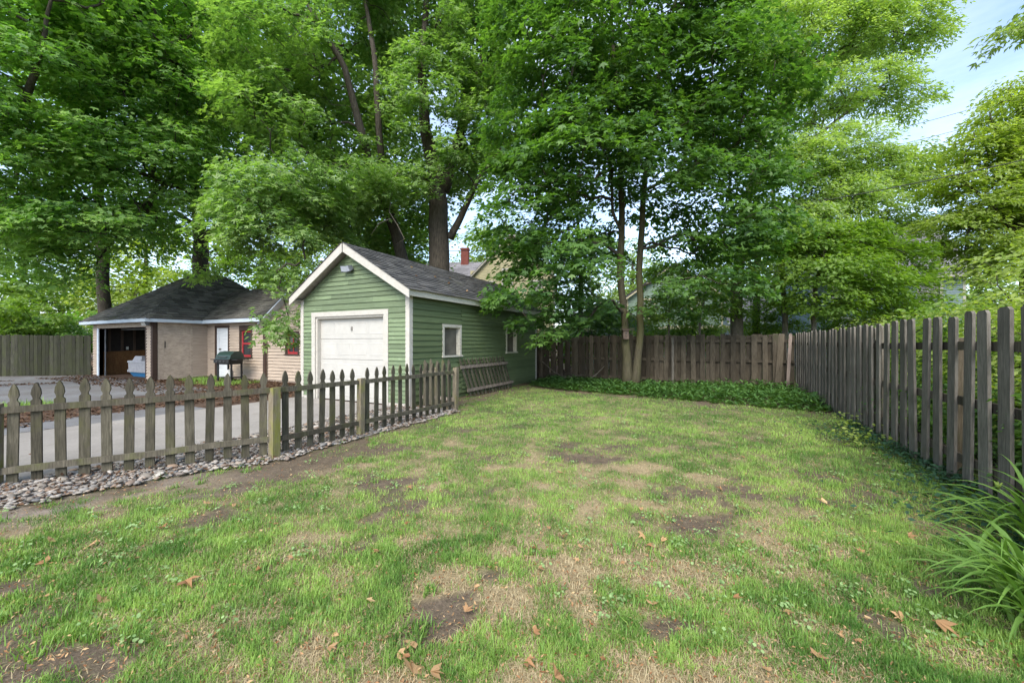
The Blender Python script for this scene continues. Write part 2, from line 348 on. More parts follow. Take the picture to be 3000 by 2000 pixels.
for y0, y1 in [(-12.4, -9.3), (-9.3, -6.2), (-6.2, -3.05), (-3.05, .06), (.06, 3.2), (3.2, 7.0)]:
    b = MB(); b.hexa([(-1.75, y0 + .006, .002), (1.68, y0 + .006, .002), (1.68, y1 - .006, .002), (-1.75, y1 - .006, .002), (-1.745, y0 + .012, .032), (1.675, y0 + .012, .032), (1.675, y1 - .012, .032), (-1.745, y1 - .012, .032)])
    b.build('slab', 'concrete', drive)

# ------------------------------------------------------------------ building kit
class Wall:                                    # o: origin, u: direction along the wall, n: outward
    def __init__(s, o, u, n): s.o = np.array(o, float); s.u = np.array(u, float); s.n = np.array(n, float)
    def p(s, u, d, z): q = s.o + s.u * u + s.n * d; return (q[0], q[1], s.o[2] + z)
    def blk(s, b, u0, u1, d0, d1, z0, z1, tint=None):
        b.hexa([s.p(u0, d0, z0), s.p(u1, d0, z0), s.p(u1, d1, z0), s.p(u0, d1, z0), s.p(u0, d0, z1), s.p(u1, d0, z1), s.p(u1, d1, z1), s.p(u0, d1, z1)], tint)
def subtract(iv, cuts):
    res = [iv]
    for a, b in cuts:
        nr = []
        for x, y in res:
            if b <= x or a >= y: nr.append((x, y)); continue
            if a > x: nr.append((x, a))
            if b < y: nr.append((b, y))
        res = nr
    return [r for r in res if r[1] - r[0] > .01]
def core(W, L, H, ops, thick=.12, gable=None):
    """wall body with real openings; gable = (peak u, peak z)"""
    b = MB(); us = sorted({0, L} | {u for o in ops for u in o[:2]}); zs = sorted({0, H} | {z for o in ops for z in o[2:]})
    for i in range(len(us) - 1):
        for k in range(len(zs) - 1):
            um, zm = (us[i] + us[i + 1]) / 2, (zs[k] + zs[k + 1]) / 2
            if not any(o[0] < um < o[1] and o[2] < zm < o[3] for o in ops): W.blk(b, us[i], us[i + 1], -thick, 0, zs[k], zs[k + 1])
    if gable:
        t = [W.p(0, -thick, H), W.p(L, -thick, H), W.p(gable[0], -thick, gable[1]), W.p(0, 0, H), W.p(L, 0, H), W.p(gable[0], 0, gable[1])]
        b.add(t, [(2, 1, 0), (3, 4, 5), (0, 1, 4, 3), (1, 2, 5, 4), (2, 0, 3, 5)])
    return b
def boards(W, rows, lf, rf, ops, splits=0, tb=.028, tt=.006):
    for za, zb in rows:
        cuts = sorted({za, zb} | {z for o in ops for z in o[2:] if za + .004 < z < zb - .004})
        for z0, z1 in zip(cuts, cuts[1:]):
            zm = (z0 + z1) / 2
            l0, r0 = max(lf(z0), lf(z1)), min(rf(z0), rf(z1))
            seg = subtract((min(lf(z0), lf(z1)), max(rf(z0), rf(z1))), [o[:2] for o in ops if o[2] < zm < o[3]])
            fin = []
            for a, c in seg:
                if random.random() < splits and c - a > 1.6:
                    q = random.uniform(a + .4, c - .4); fin += [(a, q - .002), (q + .002, c)]
                else: fin.append((a, c))
            for a, c in fin:
                d0 = tb + (tt - tb) * (z0 - za) / (zb - za); d1 = tb + (tt - tb) * (z1 - za) / (zb - za)
                ab, cb = max(a, lf(z0)), min(c, rf(z0)); at_, ct = max(a, lf(z1)), min(c, rf(z1))
                if cb - ab < .01: continue
                if ct < at_: at_ = ct = (at_ + ct) / 2
                yield [W.p(ab, 0, z0), W.p(cb, 0, z0), W.p(cb, d0, z0), W.p(ab, d0, z0), W.p(at_, 0, z1), W.p(ct, 0, z1), W.p(ct, d1, z1), W.p(at_, d1, z1)]
def clad(W, wall_obj, rows, lf, rf, ops, mat, each=True, splits=0, name='clapboard'):
    tb = .045 if mat == 'tan_paint' else .03
    if each:
        for h in boards(W, rows, lf, rf, ops, splits, tb):
            b = MB(); c = np.mean(np.array(h), axis=0); b.hexa([tuple(np.array(p) - c) for p in h]); o = b.build(name, mat, wall_obj); o.location = c
    else:
        b = MB()
        for h in boards(W, rows, lf, rf, ops, splits, tb): b.hexa(h)
        tag(b.build('siding', mat, wall_obj), kind='stuff')
def rows_of(z0, z1, h, jit=.06):
    r = []; z = z0
    while z < z1 - .01:
        k = h * random.uniform(1 - jit, 1 + jit); e = min(z + k, z1); 
        if z1 - e < h * .4: e = z1
        r.append((z, e)); z = e
    return r
def shingles(b, P0, e, up, L, S, left=lambda v: 0, right=None, ex=.135, wd=.31, th=.011, jit=.02):
    P0 = np.array(P0, float); e = unit(np.array(e, float)); up = unit(np.array(up, float)); n = np.cross(e, up); n = n if n[2] > 0 else -n
    right = right or (lambda v: L); v = 0; k = 0
    while v < S - .02:
        v1 = min(v + ex * 1.12, S); a, c = left(v), right(v); u = a - random.random() * wd; kk = 0
        while u < c:
            w_ = wd * random.uniform(.8, 1.2); u0, u1 = max(u, a), min(u + w_ - .004, c); u += w_
            if u1 - u0 < .02: continue
            t0, t1 = max(u0, left(v1)), min(u1, right(v1))
            if t1 < t0: t0 = t1 = (t0 + t1) / 2
            dv = random.uniform(-jit, jit) * .3; h = th * random.uniform(.8, 1.5)
            q = lambda uu, vv, d: P0 + e * uu + up * vv + n * d
            b.add([q(u0, v + dv, h), q(u1, v + dv, h), q(t1, v1, .003), q(t0, v1, .003), q(u0, v + dv, 0), q(u1, v + dv, 0)], [(0, 1, 2, 3), (4, 5, 1, 0), (0, 3, 4), (1, 5, 2)], random.random())
        v += ex; k += 1
def frame_of(W, parent, name, op, wd, mat, d0=.0, d1=.032, sill=False, wtop=None, sillmat=None):
    """four casing boards round an opening as one part"""
    u0, u1, z0, z1 = op; wt = wtop or wd; b = MB()
    W.blk(b, u0 - wd, u0, d0, d1, z0, z1); W.blk(b, u1, u1 + wd, d0, d1, z0, z1); W.blk(b, u0 - wd - .004, u1 + wd + .004, d0, d1 + .003, z1, z1 + wt)
    o = b.build(name, mat, parent)
    if sill:
        b = MB(); W.blk(b, u0 - wd - .03, u1 + wd + .03, d0, d1 + .03, z0 - .045, z0); b.build('sill', sillmat or mat, parent)
    return o

# ------------------------------------------------------------------ green garage
GX0, GX1, GY0, GY1, GH = -9.95, -6.21, 7.07, 14.35, 2.62
gar = empty('garage', ((GX0 + GX1) / 2, GY0, 0)); gar.location = (0, 0, 0)
tag(gar, 'green clapboard single-car garage with cream overhead door and gable roof', 'garage')
PKX, PKZ = -8.08, 3.90
FW = Wall((GX0, GY0, 0), (1, 0, 0), (0, -1, 0)); FL = GX1 - GX0
dop = (.56, 2.99, -.01, 2.17)
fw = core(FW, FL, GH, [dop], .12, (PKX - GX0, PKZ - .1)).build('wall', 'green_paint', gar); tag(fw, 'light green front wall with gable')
slope_l = (PKZ - .08 - GH) / (PKX - GX0); slope_r = (PKZ - .08 - GH) / (GX1 - PKX)
lf = lambda z: .07 if z < GH else .07 + (z - GH) / slope_l; rf = lambda z: FL - .07 if z < GH else FL - .07 - (z - GH) / slope_r
dcut = (dop[0] - .135, dop[1] + .135, -.1, dop[3] + .125)
clad(FW, fw, rows_of(.10, 2.2, .10) + rows_of(2.2, 2.62, .14) + rows_of(2.62, PKZ - .12, .112), lf, rf, [dcut], 'green_paint', True, .30)
frame_of(FW, gar, 'door_casing', dop, .135, 'trim_paint', 0, .036, wtop=.12)
b = MB(); FW.blk(b, dop[0], dop[0] + .05, -.16, -.001, 0, dop[3]); FW.blk(b, dop[1] - .05, dop[1], -.16, -.001, 0, dop[3]); FW.blk(b, dop[0] + .05, dop[1] - .05, -.16, -.001, dop[3] - .05, dop[3])
b.build('door_jamb', 'trim_paint', gar)
# overhead door: four sections of four raised panels
gd = empty('overhead_door'); gd.parent = gar; tag(gd, 'cream sectional overhead door with raised panels')
du0, du1 = dop[0] + .05, dop[1] - .05; sh = (dop[3] - .05 - .02) / 4
for i in range(4):
    b = MB(); z0 = .02 + i * sh; FW.blk(b, du0, du1, -.15, -.11, z0 + .004, z0 + sh - .004)
    s_ = b.build('door_section', 'door_paint', gd)
    pw = (du1 - du0 - .10) / 4
    for k in range(4):
        b = MB(); a0 = du0 + .05 + k * pw + .05; a1 = a0 + pw - .10; c0, c1 = z0 + .11, z0 + sh - .11
        q = [(a0, c0), (a1, c0), (a1, c1), (a0, c1)]; inn = [(a0 + .03, c0 + .03), (a1 - .03, c0 + .03), (a1 - .03, c1 - .03), (a0 + .03, c1 - .03)]
        b.add([FW.p(u, -.110, z) for u, z in q] + [FW.p(u, -.105, z) for u, z in [(a0 + .012, c0 + .012), (a1 - .012, c0 + .012), (a1 - .012, c1 - .012), (a0 + .012, c1 - .012)]] + [FW.p(u, -.108, z) for u, z in inn],
              [(0, 1, 5, 4), (1, 2, 6, 5), (2, 3, 7, 6), (3, 0, 4, 7), (4, 5, 9, 8), (5, 6, 10, 9), (6, 7, 11, 10), (7, 4, 8, 11), (8, 9, 10, 11)])
        b.build('raised_panel', 'door_paint', gd)
b = MB(); FW.blk(b, (du0 + du1) / 2 - .018, (du0 + du1) / 2 + .018, -.11, -.085, 1.80, 1.90); b.build('door_latch', 'lock_metal', gd)
# side wall facing the yard
SW = Wall((GX1, GY0, 0), (0, 1, 0), (1, 0, 0)); SL = GY1 - GY0
w1 = (1.30, 2.00, 1.16, 1.90); w2 = (4.80, 5.46, 1.18, 1.92)
sw = core(SW, SL, GH, [w1, w2]).build('wall', 'green_paint_shaded', gar); tag(sw, 'green side wall with shade in its paint and two boarded windows')
grow = lambda o, m=.075: (o[0] - m, o[1] + m, o[2] - .03, o[3] + m)
ops = [grow(w1), grow(w2)]
clad(SW, sw, rows_of(.12, GH - .02, .145), lambda z: .07, lambda z: 2.075, ops, 'green_paint_shaded', True, .0)
clad(SW, sw, rows_of(.12, GH - .02, .112), lambda z: 2.080, lambda z: SL - .07, ops, 'green_paint_shaded', True, .35)
for o_ in (w1, w2):
    wn = empty('window'); wn.parent = gar
    frame_of(SW, wn, 'window_casing', o_, .075, 'worn_trim_paint', 0, .034, True)
    b = MB(); SW.blk(b, o_[0], o_[1], -.085, -.075, o_[2], o_[3]); b.build('pane', 'window_board', wn)
    b = MB(); SW.blk(b, o_[0], o_[0] + .02, -.075, -.001, o_[2], o_[3]); SW.blk(b, o_[1] - .02, o_[1], -.075, -.001, o_[2], o_[3]); SW.blk(b, o_[0] + .02, o_[1] - .02, -.075, -.001, o_[3] - .02, o_[3]); b.build('window_jamb', 'worn_trim_paint', wn)
# the far sides
LWl = Wall((GX0, GY1, 0), (0, -1, 0), (-1, 0, 0)); lw = core(LWl, SL, GH, []).build('wall', 'green_paint', gar)
clad(LWl, lw, rows_of(.12, GH - .02, .12), lambda z: .07, lambda z: SL - .07, [], 'green_paint', False)
BW = Wall((GX1, GY1, 0), (-1, 0, 0), (0, 1, 0)); bw = core(BW, FL, GH, [], .12, (GX1 - PKX, PKZ - .1)).build('wall', 'green_paint', gar)
lf2 = lambda z: .07 if z < GH else .07 + (z - GH) / slope_r; rf2 = lambda z: FL - .07 if z < GH else FL - .07 - (z - GH) / slope_l
clad(BW, bw, rows_of(.12, PKZ - .15, .12), lf2, rf2, [], 'green_paint', False)
for (x, y, wx, wy) in [(GX0, GY0, -1, -1), (GX1, GY0, 1, -1), (GX0, GY1, -1, 1), (GX1, GY1, 1, 1)]:
    b = MB(); xa, xb = sorted((x + wx * .028, x - wx * .09)); ya, yb = sorted((y + wy * .028, y + wy * .002)); b.box(xa, xb, ya, yb, .03, GH + .02)
    xa, xb = sorted((x + wx * .028, x + wx * .002)); ya, yb = sorted((y + wy * .0015, y - wy * .09)); b.box(xa, xb, ya, yb, .03, GH + .02)
    b.build('corner_board', 'trim_paint', gar)
b = MB(); b.box(GX0 - .012, GX1 + .012, GY0 - .012, GY0 - .001, 0, .10) if False else None
FW.blk(b, 0, dop[0] - .135, 0, .018, .02, .12); FW.blk(b, dop[1] + .135, FL, 0, .018, .02, .12); b.build('base_board', 'trim_paint', gar)
# roof
RY0, RY1 = 6.80, 14.60; EXL, EXR, EZ = -10.07, -6.02, 2.66; RT = .05
roof = empty('roof'); roof.parent = gar
for s_, ex in ((-1, EXL), (1, EXR)):
    b = MB(); run = PKX - ex; L_ = math.hypot(run, PKZ - EZ); nv = np.array((-(PKZ - EZ) / L_ * (1 if run > 0 else -1), 0, abs(run) / L_))
    lo = np.array((ex, 0, EZ)); hi = np.array((PKX, 0, PKZ)); nn = nv * RT; Y0 = np.array((0, RY0 + .03, 0)); Y1 = np.array((0, RY1 - .03, 0))
    b.hexa([lo + Y0 - nn * .2, hi + Y0 - nn * .2, hi + Y1 - nn * .2, lo + Y1 - nn * .2, lo + Y0 + nn * .8, hi + Y0 + nn * .8, hi + Y1 + nn * .8, lo + Y1 + nn * .8]); b.build('roof_deck', 'worn_trim_paint', roof)
    b = MB(); shingles(b, lo + (0, RY0 - .02, 0) + nn * .82 - (hi - lo) / L_ * .03, (0, 1, 0), hi - lo, RY1 - RY0 + .04, L_ + .03, ex=.14, th=.018)
    tag(b.build('shingles', 'garage_shingles', roof), 'worn dark grey shingles with brown and green moss stains', kind='stuff')
    for yy in (RY0, RY1 - .025):          # rake boards
        b = MB(); u_ = (hi - lo) / L_; dn = np.array((0, 0, -1.)); h_ = .19
        pts = [lo - u_ * .02 + nn * .75, hi + nn * .75, hi + nn * .75 + dn * h_ * 1.18, lo - u_ * .02 + nn * .75 + dn * h_]
        b.add([p + (0, yy, 0) for p in pts] + [p + (0, yy + .028, 0) for p in pts], [(0, 1, 2, 3), (7, 6, 5, 4), (0, 4, 5, 1), (1, 5, 6, 2), (2, 6, 7, 3), (3, 7, 4, 0)])
        b.build('rake_board', 'trim_paint', roof)
    b = MB(); xa, xb = sorted((ex - s_ * .0, ex - s_ * .022)); b.box(xa, xb, RY0 + .03, RY1 - .03, EZ - .115, EZ + .022); b.build('eave_board', 'worn_trim_paint', roof)
    b = MB(); wx = GX0 if s_ < 0 else GX1; xa, xb = sorted((ex - s_ * .024, wx + s_ * .001)); b.box(xa, xb, RY0 + .03, RY1 - .03, EZ - .05, EZ - .035); b.build('soffit', 'worn_trim_paint', roof)
b = MB(); y = RY0 - .02; k = 0
while y < RY1:
    y1 = min(y + .2, RY1 + .02); zz = PKZ + .052 + random.uniform(0, .006)
    b.add([(PKX - .13, y, zz - .085), (PKX, y, zz), (PKX + .13, y, zz - .085), (PKX - .13, y1, zz - .092), (PKX, y1, zz - .007), (PKX + .13, y1, zz - .092)], [(0, 1, 4, 3), (1, 2, 5, 4)], random.random()); y = y1 - .015
tag(b.build('ridge_shingles', 'garage_shingles', roof), kind='stuff')
# leaf scraps lying on the garage roof
def twin_flood(name, loc, label, m1, m2, rz=0, sc=1):
    o = empty(name, loc, rz); tag(o, label, 'floodlight'); o.scale = (sc, sc, sc)
    b = MB(); b.tube([(0, .0, 0), (0, -.03, 0)], .05, 12); b.build('mounting_plate', m1, o)
    for s_, tl in ((-1, .55), (1, -.25)):
        h = empty('lamp_head', (s_ * .075, -.07, .02)); h.parent = o; h.rotation_euler = (math.radians(25), 0, tl)
        b = MB(); b.hexa([(-.045, .05, -.04), (.045, .05, -.04), (.07, -.06, -.065), (-.07, -.06, -.065), (-.045, .05, .04), (.045, .05, .04), (.07, -.06, .065), (-.07, -.06, .065)]); b.build('housing', m1, h)
        b = MB(); b.box(-.06, .06, -.066, -.0605, -.055, .055); b.build('lens', m2, h)
        b = MB(); b.tube([(s_ * .01, -.028, 0), (s_ * .075, -.05, .02)], .012, 6); b.build('arm', m1, o)
    return o
twin_flood('floodlight', (-8.10, GY0 - .021, 3.32), 'grey twin-head floodlight high in the gable of the green garage', 'lamp_grey', 'lamp_glass', 0, 1.15)

# ------------------------------------------------------------------ tan garage with wing
TX0, TX1, TY0, TY1, TH_ = -25.3, -19.7, 7.62, 14.2, 2.38
tan = empty('tan_garage_house'); tag(tan, 'low tan clapboard outbuilding with dark hip roof and open garage bay', 'outbuilding')
T1 = Wall((TX0, TY0, 0), (1, 0, 0), (0, -1, 0)); TL = TX1 - TX0
bay = (.62, 5.02, -.01, 2.13)
o1 = core(T1, TL, TH_, [bay], .12).build('wall', 'tan_paint', tan)
clad(T1, o1, rows_of(.06, TH_, .12), lambda z: .03, lambda z: TL - .10, [(bay[0] - .16, bay[1] + .10, -.1, bay[3] + .2)], 'tan_paint', False)
b = MB(); T1.blk(b, bay[0] - .16, bay[1] + .10, 0, .03, bay[3], bay[3] + .20); b.build('bay_header', 'tan_panel_paint', tan)
b = MB(); T1.blk(b, bay[0] - .16, bay[0], -.12, .035, 0, bay[3]); b.build('bay_jamb', 'pale_blue_paint', tan)
b = MB(); T1.blk(b, bay[1], bay[1] + .10, -.12, .03, 0, bay[3]); b.build('bay_jamb', 'brown_trim', tan)
b = MB(); T1.blk(b, bay[0] + .02, bay[0] + .05, -.20, -.17, .0, bay[3]); T1.blk(b, bay[0] + .05, bay[1] - .05, -.9, -.72, bay[3] - .06, bay[3]); b.build('door_track', 'lamp_grey', tan)
T2 = Wall((TX1, TY0, 0), (0, 1, 0), (1, 0, 0)); T2L = 9.52 - TY0
o2 = core(T2, TY1 - TY0, TH_, []).build('wall', 'tan_paint', tan)
clad(T2, o2, rows_of(.06, TH_, .12), lambda z: 1.33, lambda z: T2L, [], 'tan_paint', False)
b = MB(); T2.blk(b, -.03, .13, 0, .03, .02, TH_); T2.blk(b, -.03, -.004, -.14, -.001, .02, TH_); b.build('corner_board', 'brown_trim', tan)
b = MB(); T2.blk(b, .14, .33, 0, .022, .0, TH_); T2.blk(b, 1.25, 1.33, 0, .03, .0, TH_); b.build('panel_trim', 'tan_panel_paint', tan)
b = MB(); T2.blk(b, .33, 1.25, 0, .016, .30, TH_); b.build('side_panel', 'tan_panel_paint', tan)
b = MB(); T2.blk(b, .33, 1.25, 0, .026, .02, .297); b.build('kick_panel', 'tan_panel_paint', tan)
b = MB(); T2.blk(b, .36, .385, .016, .03, 1.28, 1.55); b.build('handle', 'black_plastic', tan)
T3 = Wall((TX1, 9.52, 0), (1, 0, 0), (0, -1, 0)); WL = 4.15
wdo = (.72, 1.60, -.01, 2.12); wwi = (2.52, 3.20, .92, 1.98)
o3 = core(T3, WL, TH_, [wdo, wwi]).build('wall', 'tan_paint', tan)
clad(T3, o3, rows_of(.06, TH_, .12), lambda z: .04, lambda z: WL - .15, [(wdo[0] - .1, wdo[1] + .1, -.1, wdo[3] + .1), (wwi[0] - .11, wwi[1] + .11, wwi[2] - .04, wwi[3] + .2)], 'tan_paint', False)
b = MB(); T3.blk(b, .0, .04, 0, .04, .9, TH_); b.build('inner_corner_trim', 'tan_panel_paint', tan)
b = MB(); T3.blk(b, WL - .15, WL + .02, 0, .03, .02, TH_); b.build('corner_board', 'brown_trim', tan)
dr = empty('door'); dr.parent = tan; tag(dr, 'white door in brown casing'); frame_of(T3, dr, 'door_casing', wdo, .1, 'brown_trim', 0, .035)
b = MB(); T3.blk(b, wdo[0], wdo[1], -.06, -.02, 0, wdo[3]); T3.blk(b, wdo[0], wdo[0] + .16, -.019, .0, 0, wdo[3]); b.build('door_leaf', 'white_paint', dr)
for z in (.95, 1.22):
    b = MB(); T3.blk(b, wdo[0] + .18, wdo[0] + .30, -.019, .02, z - .03, z + .03); b.build('lock', 'lock_metal', dr)
wn = empty('window'); wn.parent = tan; tag(wn, 'sash window with red frame and brown casing')
frame_of(T3, wn, 'window_casing', wwi, .11, 'brown_trim', 0, .034, True, .2)
b = MB(); u0, u1, z0, z1 = wwi
for (a, c, e, g) in [(u0, u0 + .07, z0, z1), (u1 - .07, u1, z0, z1), (u0 + .07, u1 - .07, z0, z0 + .08), (u0 + .07, u1 - .07, z1 - .07, z1), (u0 + .07, u1 - .07, 1.42, 1.49)]: T3.blk(b, a, c, -.06, -.02, e, g)
b.build('sash', 'red_paint', wn)
for e, g in ((z0 + .08, 1.42), (1.49, z1 - .07)):
    b = MB(); T3.blk(b, u0 + .07, u1 - .07, -.046, -.042, e, g); b.build('pane', 'dark_glass', wn)
# gabled end part right of the wing
T4 = Wall((TX1 + WL + .02, 9.60, 0), (1, 0, 0), (0, -1, 0)); AL = 3.9; AH = 2.35; ap = (1.95, 3.55)
aw = (1.17, 1.80, 1.07, 1.80)
o4 = core(T4, AL, AH, [aw], .12, ap).build('wall', 'tan_paint', tan); sa = (ap[1] - AH) / ap[0]
clad(T4, o4, rows_of(.06, 3.4, .12), lambda z: .02 if z < AH else .02 + (z - AH) / sa, lambda z: AL - .02 if z < AH else AL - .02 - (z - AH) / sa, [(aw[0] - .1, aw[1] + .1, aw[2] - .06, aw[3] + .12)], 'tan_paint', False)
wn = empty('window'); wn.parent = tan; tag(wn, 'small four-pane window with red sash and brown casing'); frame_of(T4, wn, 'window_casing', aw, .1, 'brown_trim', 0, .034, True, .12)
b = MB(); u0, u1, z0, z1 = aw
for (a, c, e, g) in [(u0, u0 + .05, z0, z1), (u1 - .05, u1, z0, z1), (u0 + .05, u1 - .05, z0, z0 + .08), (u0 + .05, u1 - .05, z1 - .05, z1), ((u0 + u1) / 2 - .02, (u0 + u1) / 2 + .02, z0 + .08, z1 - .05), (u0 + .05, (u0 + u1) / 2 - .02, 1.44, 1.47), ((u0 + u1) / 2 + .02, u1 - .05, 1.44, 1.47)]: T4.blk(b, a, c, -.06, -.02, e, g)
b.build('sash', 'red_paint', wn)
for a, c in ((u0 + .05, (u0 + u1) / 2 - .02), ((u0 + u1) / 2 + .02, u1 - .05)):
    for e, g in ((z0 + .08, 1.44), (1.47, z1 - .05)):
        b = MB(); T4.blk(b, a, c, -.046, -.042, e, g); b.build('pane', 'dark_glass', wn)
b = MB()   # remaining outer walls, plain behind
b.box(TX0 + .001, TX0 + .12, TY0 + .12, TY1 - .001, 0, TH_); b.box(TX0 + .12, TX1 - .12, TY1 - .12, TY1, 0, TH_); b.box(TX1 + .001, TX1 + WL, 13.4, 13.5, 0, TH_)
b.box(TX1 + WL - .12, TX1 + WL, 9.65, 13.4, 0, TH_); b.box(-11.75, -11.63, 9.73, 13.4, 0, 2.3); b.build('wall', 'tan_paint', tan)
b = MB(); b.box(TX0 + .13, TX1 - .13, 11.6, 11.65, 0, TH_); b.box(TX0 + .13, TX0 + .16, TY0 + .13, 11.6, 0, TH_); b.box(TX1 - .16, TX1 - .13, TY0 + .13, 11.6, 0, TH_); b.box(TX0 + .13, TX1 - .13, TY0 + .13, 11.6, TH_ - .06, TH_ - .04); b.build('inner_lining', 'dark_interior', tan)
for y in (8.05, 8.5, 8.95, 9.4, 9.85, 10.3):
    b = MB(); b.box(TX0 + .16, TX0 + .20, y, y + .09, 0, TH_ - .07); b.build('stud', 'interior_stud', tan)
b = MB(); b.box(TX0 + .2, TX0 + .24, 8.68, 8.76, 1.16, 1.30); b.build('outlet_box', 'lamp_white', tan)
# hip roof
HX0, HX1, HY0, HY1, HZ = TX0 - .36, TX1 + .28, TY0 - .34, TY1 + .34, 2.43; RX, RYa, RYb, RZ = -22.5, 10.35, 11.7, 4.85
troof = empty('roof'); troof.parent = tan
b = MB(); c4 = [(HX0, HY0, HZ), (HX1, HY0, HZ), (HX1, HY1, HZ), (HX0, HY1, HZ)]; rr = [(RX, RYa, RZ), (RX, RYb, RZ)]
b.add(c4 + rr, [(3, 2, 1, 0), (0, 1, 4), (1, 2, 5, 4), (2, 3, 5), (3, 0, 4, 5)]); b.build('roof_deck', 'brown_trim', troof)
def hip_plane(A, B, C, D):      # eave A->B, ridge end(s) C above B side, D above A side
    A, B, C, D = (np.array(q, float) for q in (A, B, C, D)); e = unit(B - A); L_ = np.linalg.norm(B - A)
    foot = A + e * np.dot(D - A, e); up = unit(D - foot); S = np.linalg.norm(D - foot); ul = np.dot(D - A, e); ur = np.dot(C - A, e)
    b = MB(); n = np.cross(e, up); n = n if n[2] > 0 else -n
    shingles(b, A + n * .012 - up * .02, e, up, L_, S, lambda v: ul * v / S, lambda v: L_ + (ur - L_) * v / S, ex=.17, wd=.34, th=.034)
    return tag(b.build('shingles', 'dark_shingles', troof), 'dark mossy shingles', kind='stuff')
hip_plane(c4[0], c4[1], rr[0], rr[0]); hip_plane(c4[1], c4[2], rr[1], rr[0]); hip_plane(c4[2], c4[3], rr[1], rr[1]); hip_plane(c4[3], c4[0], rr[0], rr[1])
def cap_line(p, q, mat='dark_shingles'):
    p, q = np.array(p, float), np.array(q, float); L_ = np.linalg.norm(q - p); d = (q - p) / L_; s_ = unit(np.cross(d, (0, 0, 1))); b = MB(); t = 0
    while t < L_ - .02:
        t1 = min(t + .24, L_); a = p + d * t; c = p + d * t1; h = .045
        b.add([a + s_ * .13 + (0, 0, h - .07), a + (0, 0, h), a - s_ * .13 + (0, 0, h - .07), c + s_ * .13 + (0, 0, h - .08), c + (0, 0, h - .01), c - s_ * .13 + (0, 0, h - .08)], [(0, 1, 4, 3), (1, 2, 5, 4)], random.random()); t = t1 - .01
    tag(b.build('ridge_shingles', mat, troof), kind='stuff')
cap_line(c4[0], rr[0]); cap_line(c4[1], rr[0]); cap_line(rr[0], rr[1]); cap_line(c4[2], rr[1])
b = MB()
b.box(HX0 - .02, HX1 + .02, HY0 - .022, HY0, HZ - .13, HZ + .012); b.box(HX1, HX1 + .022, HY0, 9.2, HZ - .13, HZ + .012); b.box(HX0 - .022, HX0, HY0, HY1, HZ - .13, HZ + .012); b.build('fascia', 'pale_blue_paint', troof)
# wing roof: ridge along x
WX1 = TX1 + WL + .15; WYe, WYb, WYr, WZr = 9.20, 13.8, 11.5, 4.02
b = MB(); xa = -21.6
b.add([(HX1, WYe, HZ), (WX1, WYe, HZ), (WX1, WYr, WZr), (xa, WYr, WZr), (HX1, WYb, HZ), (WX1, WYb, HZ)], [(0, 1, 2, 3), (3, 2, 5, 4), (1, 5, 2), (0, 4, 5, 1)]); b.build('roof_deck', 'brown_trim', troof)
for (A, up0, fl) in (((HX1, WYe, HZ), (0, WYr - WYe, WZr - HZ), 1), ((HX1, WYb, HZ), (0, WYr - WYb, WZr - HZ), -1)):
    b = MB(); S = math.hypot(up0[1], up0[2]); shingles(b, np.array(A) + np.array((0, -fl * .012, .02)), (1, 0, 0), up0, WX1 - HX1, S, lambda v: (-2.0) * v / S, None, ex=.17, wd=.34, th=.034)
    tag(b.build('shingles', 'dark_shingles', troof), 'dark mossy shingles', kind='stuff')
b = MB(); b.box(HX1, WX1, WYe - .022, WYe, HZ - .13, HZ + .012); b.build('fascia', 'pale_blue_paint', troof)
# gable part roof
ax0 = TX1 + WL + .02; apx = ax0 + ap[0]
for s_ in (-1, 1):
    ex = apx + s_ * (ap[0] + .2); ez = AH - .2 * sa + .03; b = MB(); pz = ap[1] + .04
    lo = np.array((ex, 9.3, ez)); hi = np.array((apx, 9.3, pz)); Y = np.array((0, 4.2, 0)); dn = np.array((0, 0, -.05))
    b.hexa([lo + dn, hi + dn, hi + dn + Y, lo + dn + Y, lo, hi, hi + Y, lo + Y]); b.build('roof_deck', 'pale_blue_paint', troof)
    b = MB(); shingles(b, lo + (0, -.02, .006), (0, 1, 0), hi - lo, 4.24, np.linalg.norm(hi - lo), ex=.14, wd=.34); tag(b.build('shingles', 'dark_shingles', troof), kind='stuff')
tf = twin_flood('floodlight', (-19.95, TY0 - .035, 2.25), 'round white twin floodlight under the eave of the open garage bay', 'lamp_grey', 'lamp_white', 0, 1.3)
# things in the open bay
b = MB(); b.box(-1.35, 1.35, -.012, .012, 0, 1.12); pl = b.build('plywood_sheet', 'plywood', None, False, (-25.08, 9.2, 0.0)); pl.rotation_euler = (0, math.radians(-2), math.pi / 2)
tag(pl, 'brown plywood sheet standing against the inner wall of the open bay', 'plywood')
tub = empty('pedal_boat', (-22.15, 8.75, 0), math.radians(90)); tag(tub, 'white moulded pedal boat with blue hull inside the open bay', 'boat')
def loft(b, rings):
    n = len(rings[0]); base = len(b.v)
    for r in rings:
        for p in r: b.v.append(tuple(p)); b.t.append(.5)
    for i in range(len(rings) - 1):
        for k in range(n): b.f.append((base + i * n + k, base + i * n + (k + 1) % n, base + (i + 1) * n + (k + 1) % n, base + (i + 1) * n + k))
    b.f.append(tuple(base + k for k in range(n))[::-1]); b.f.append(tuple(base + (len(rings) - 1) * n + k for k in range(n)))
def rrect(x, y, z, p=7, n=24): return [(x * abs(math.cos(t)) ** (2 / p) * (1 if math.cos(t) > 0 else -1), y * abs(math.sin(t)) ** (2 / p) * (1 if math.sin(t) > 0 else -1), z) for t in [2 * math.pi * (k + .5) / n for k in range(n)]]
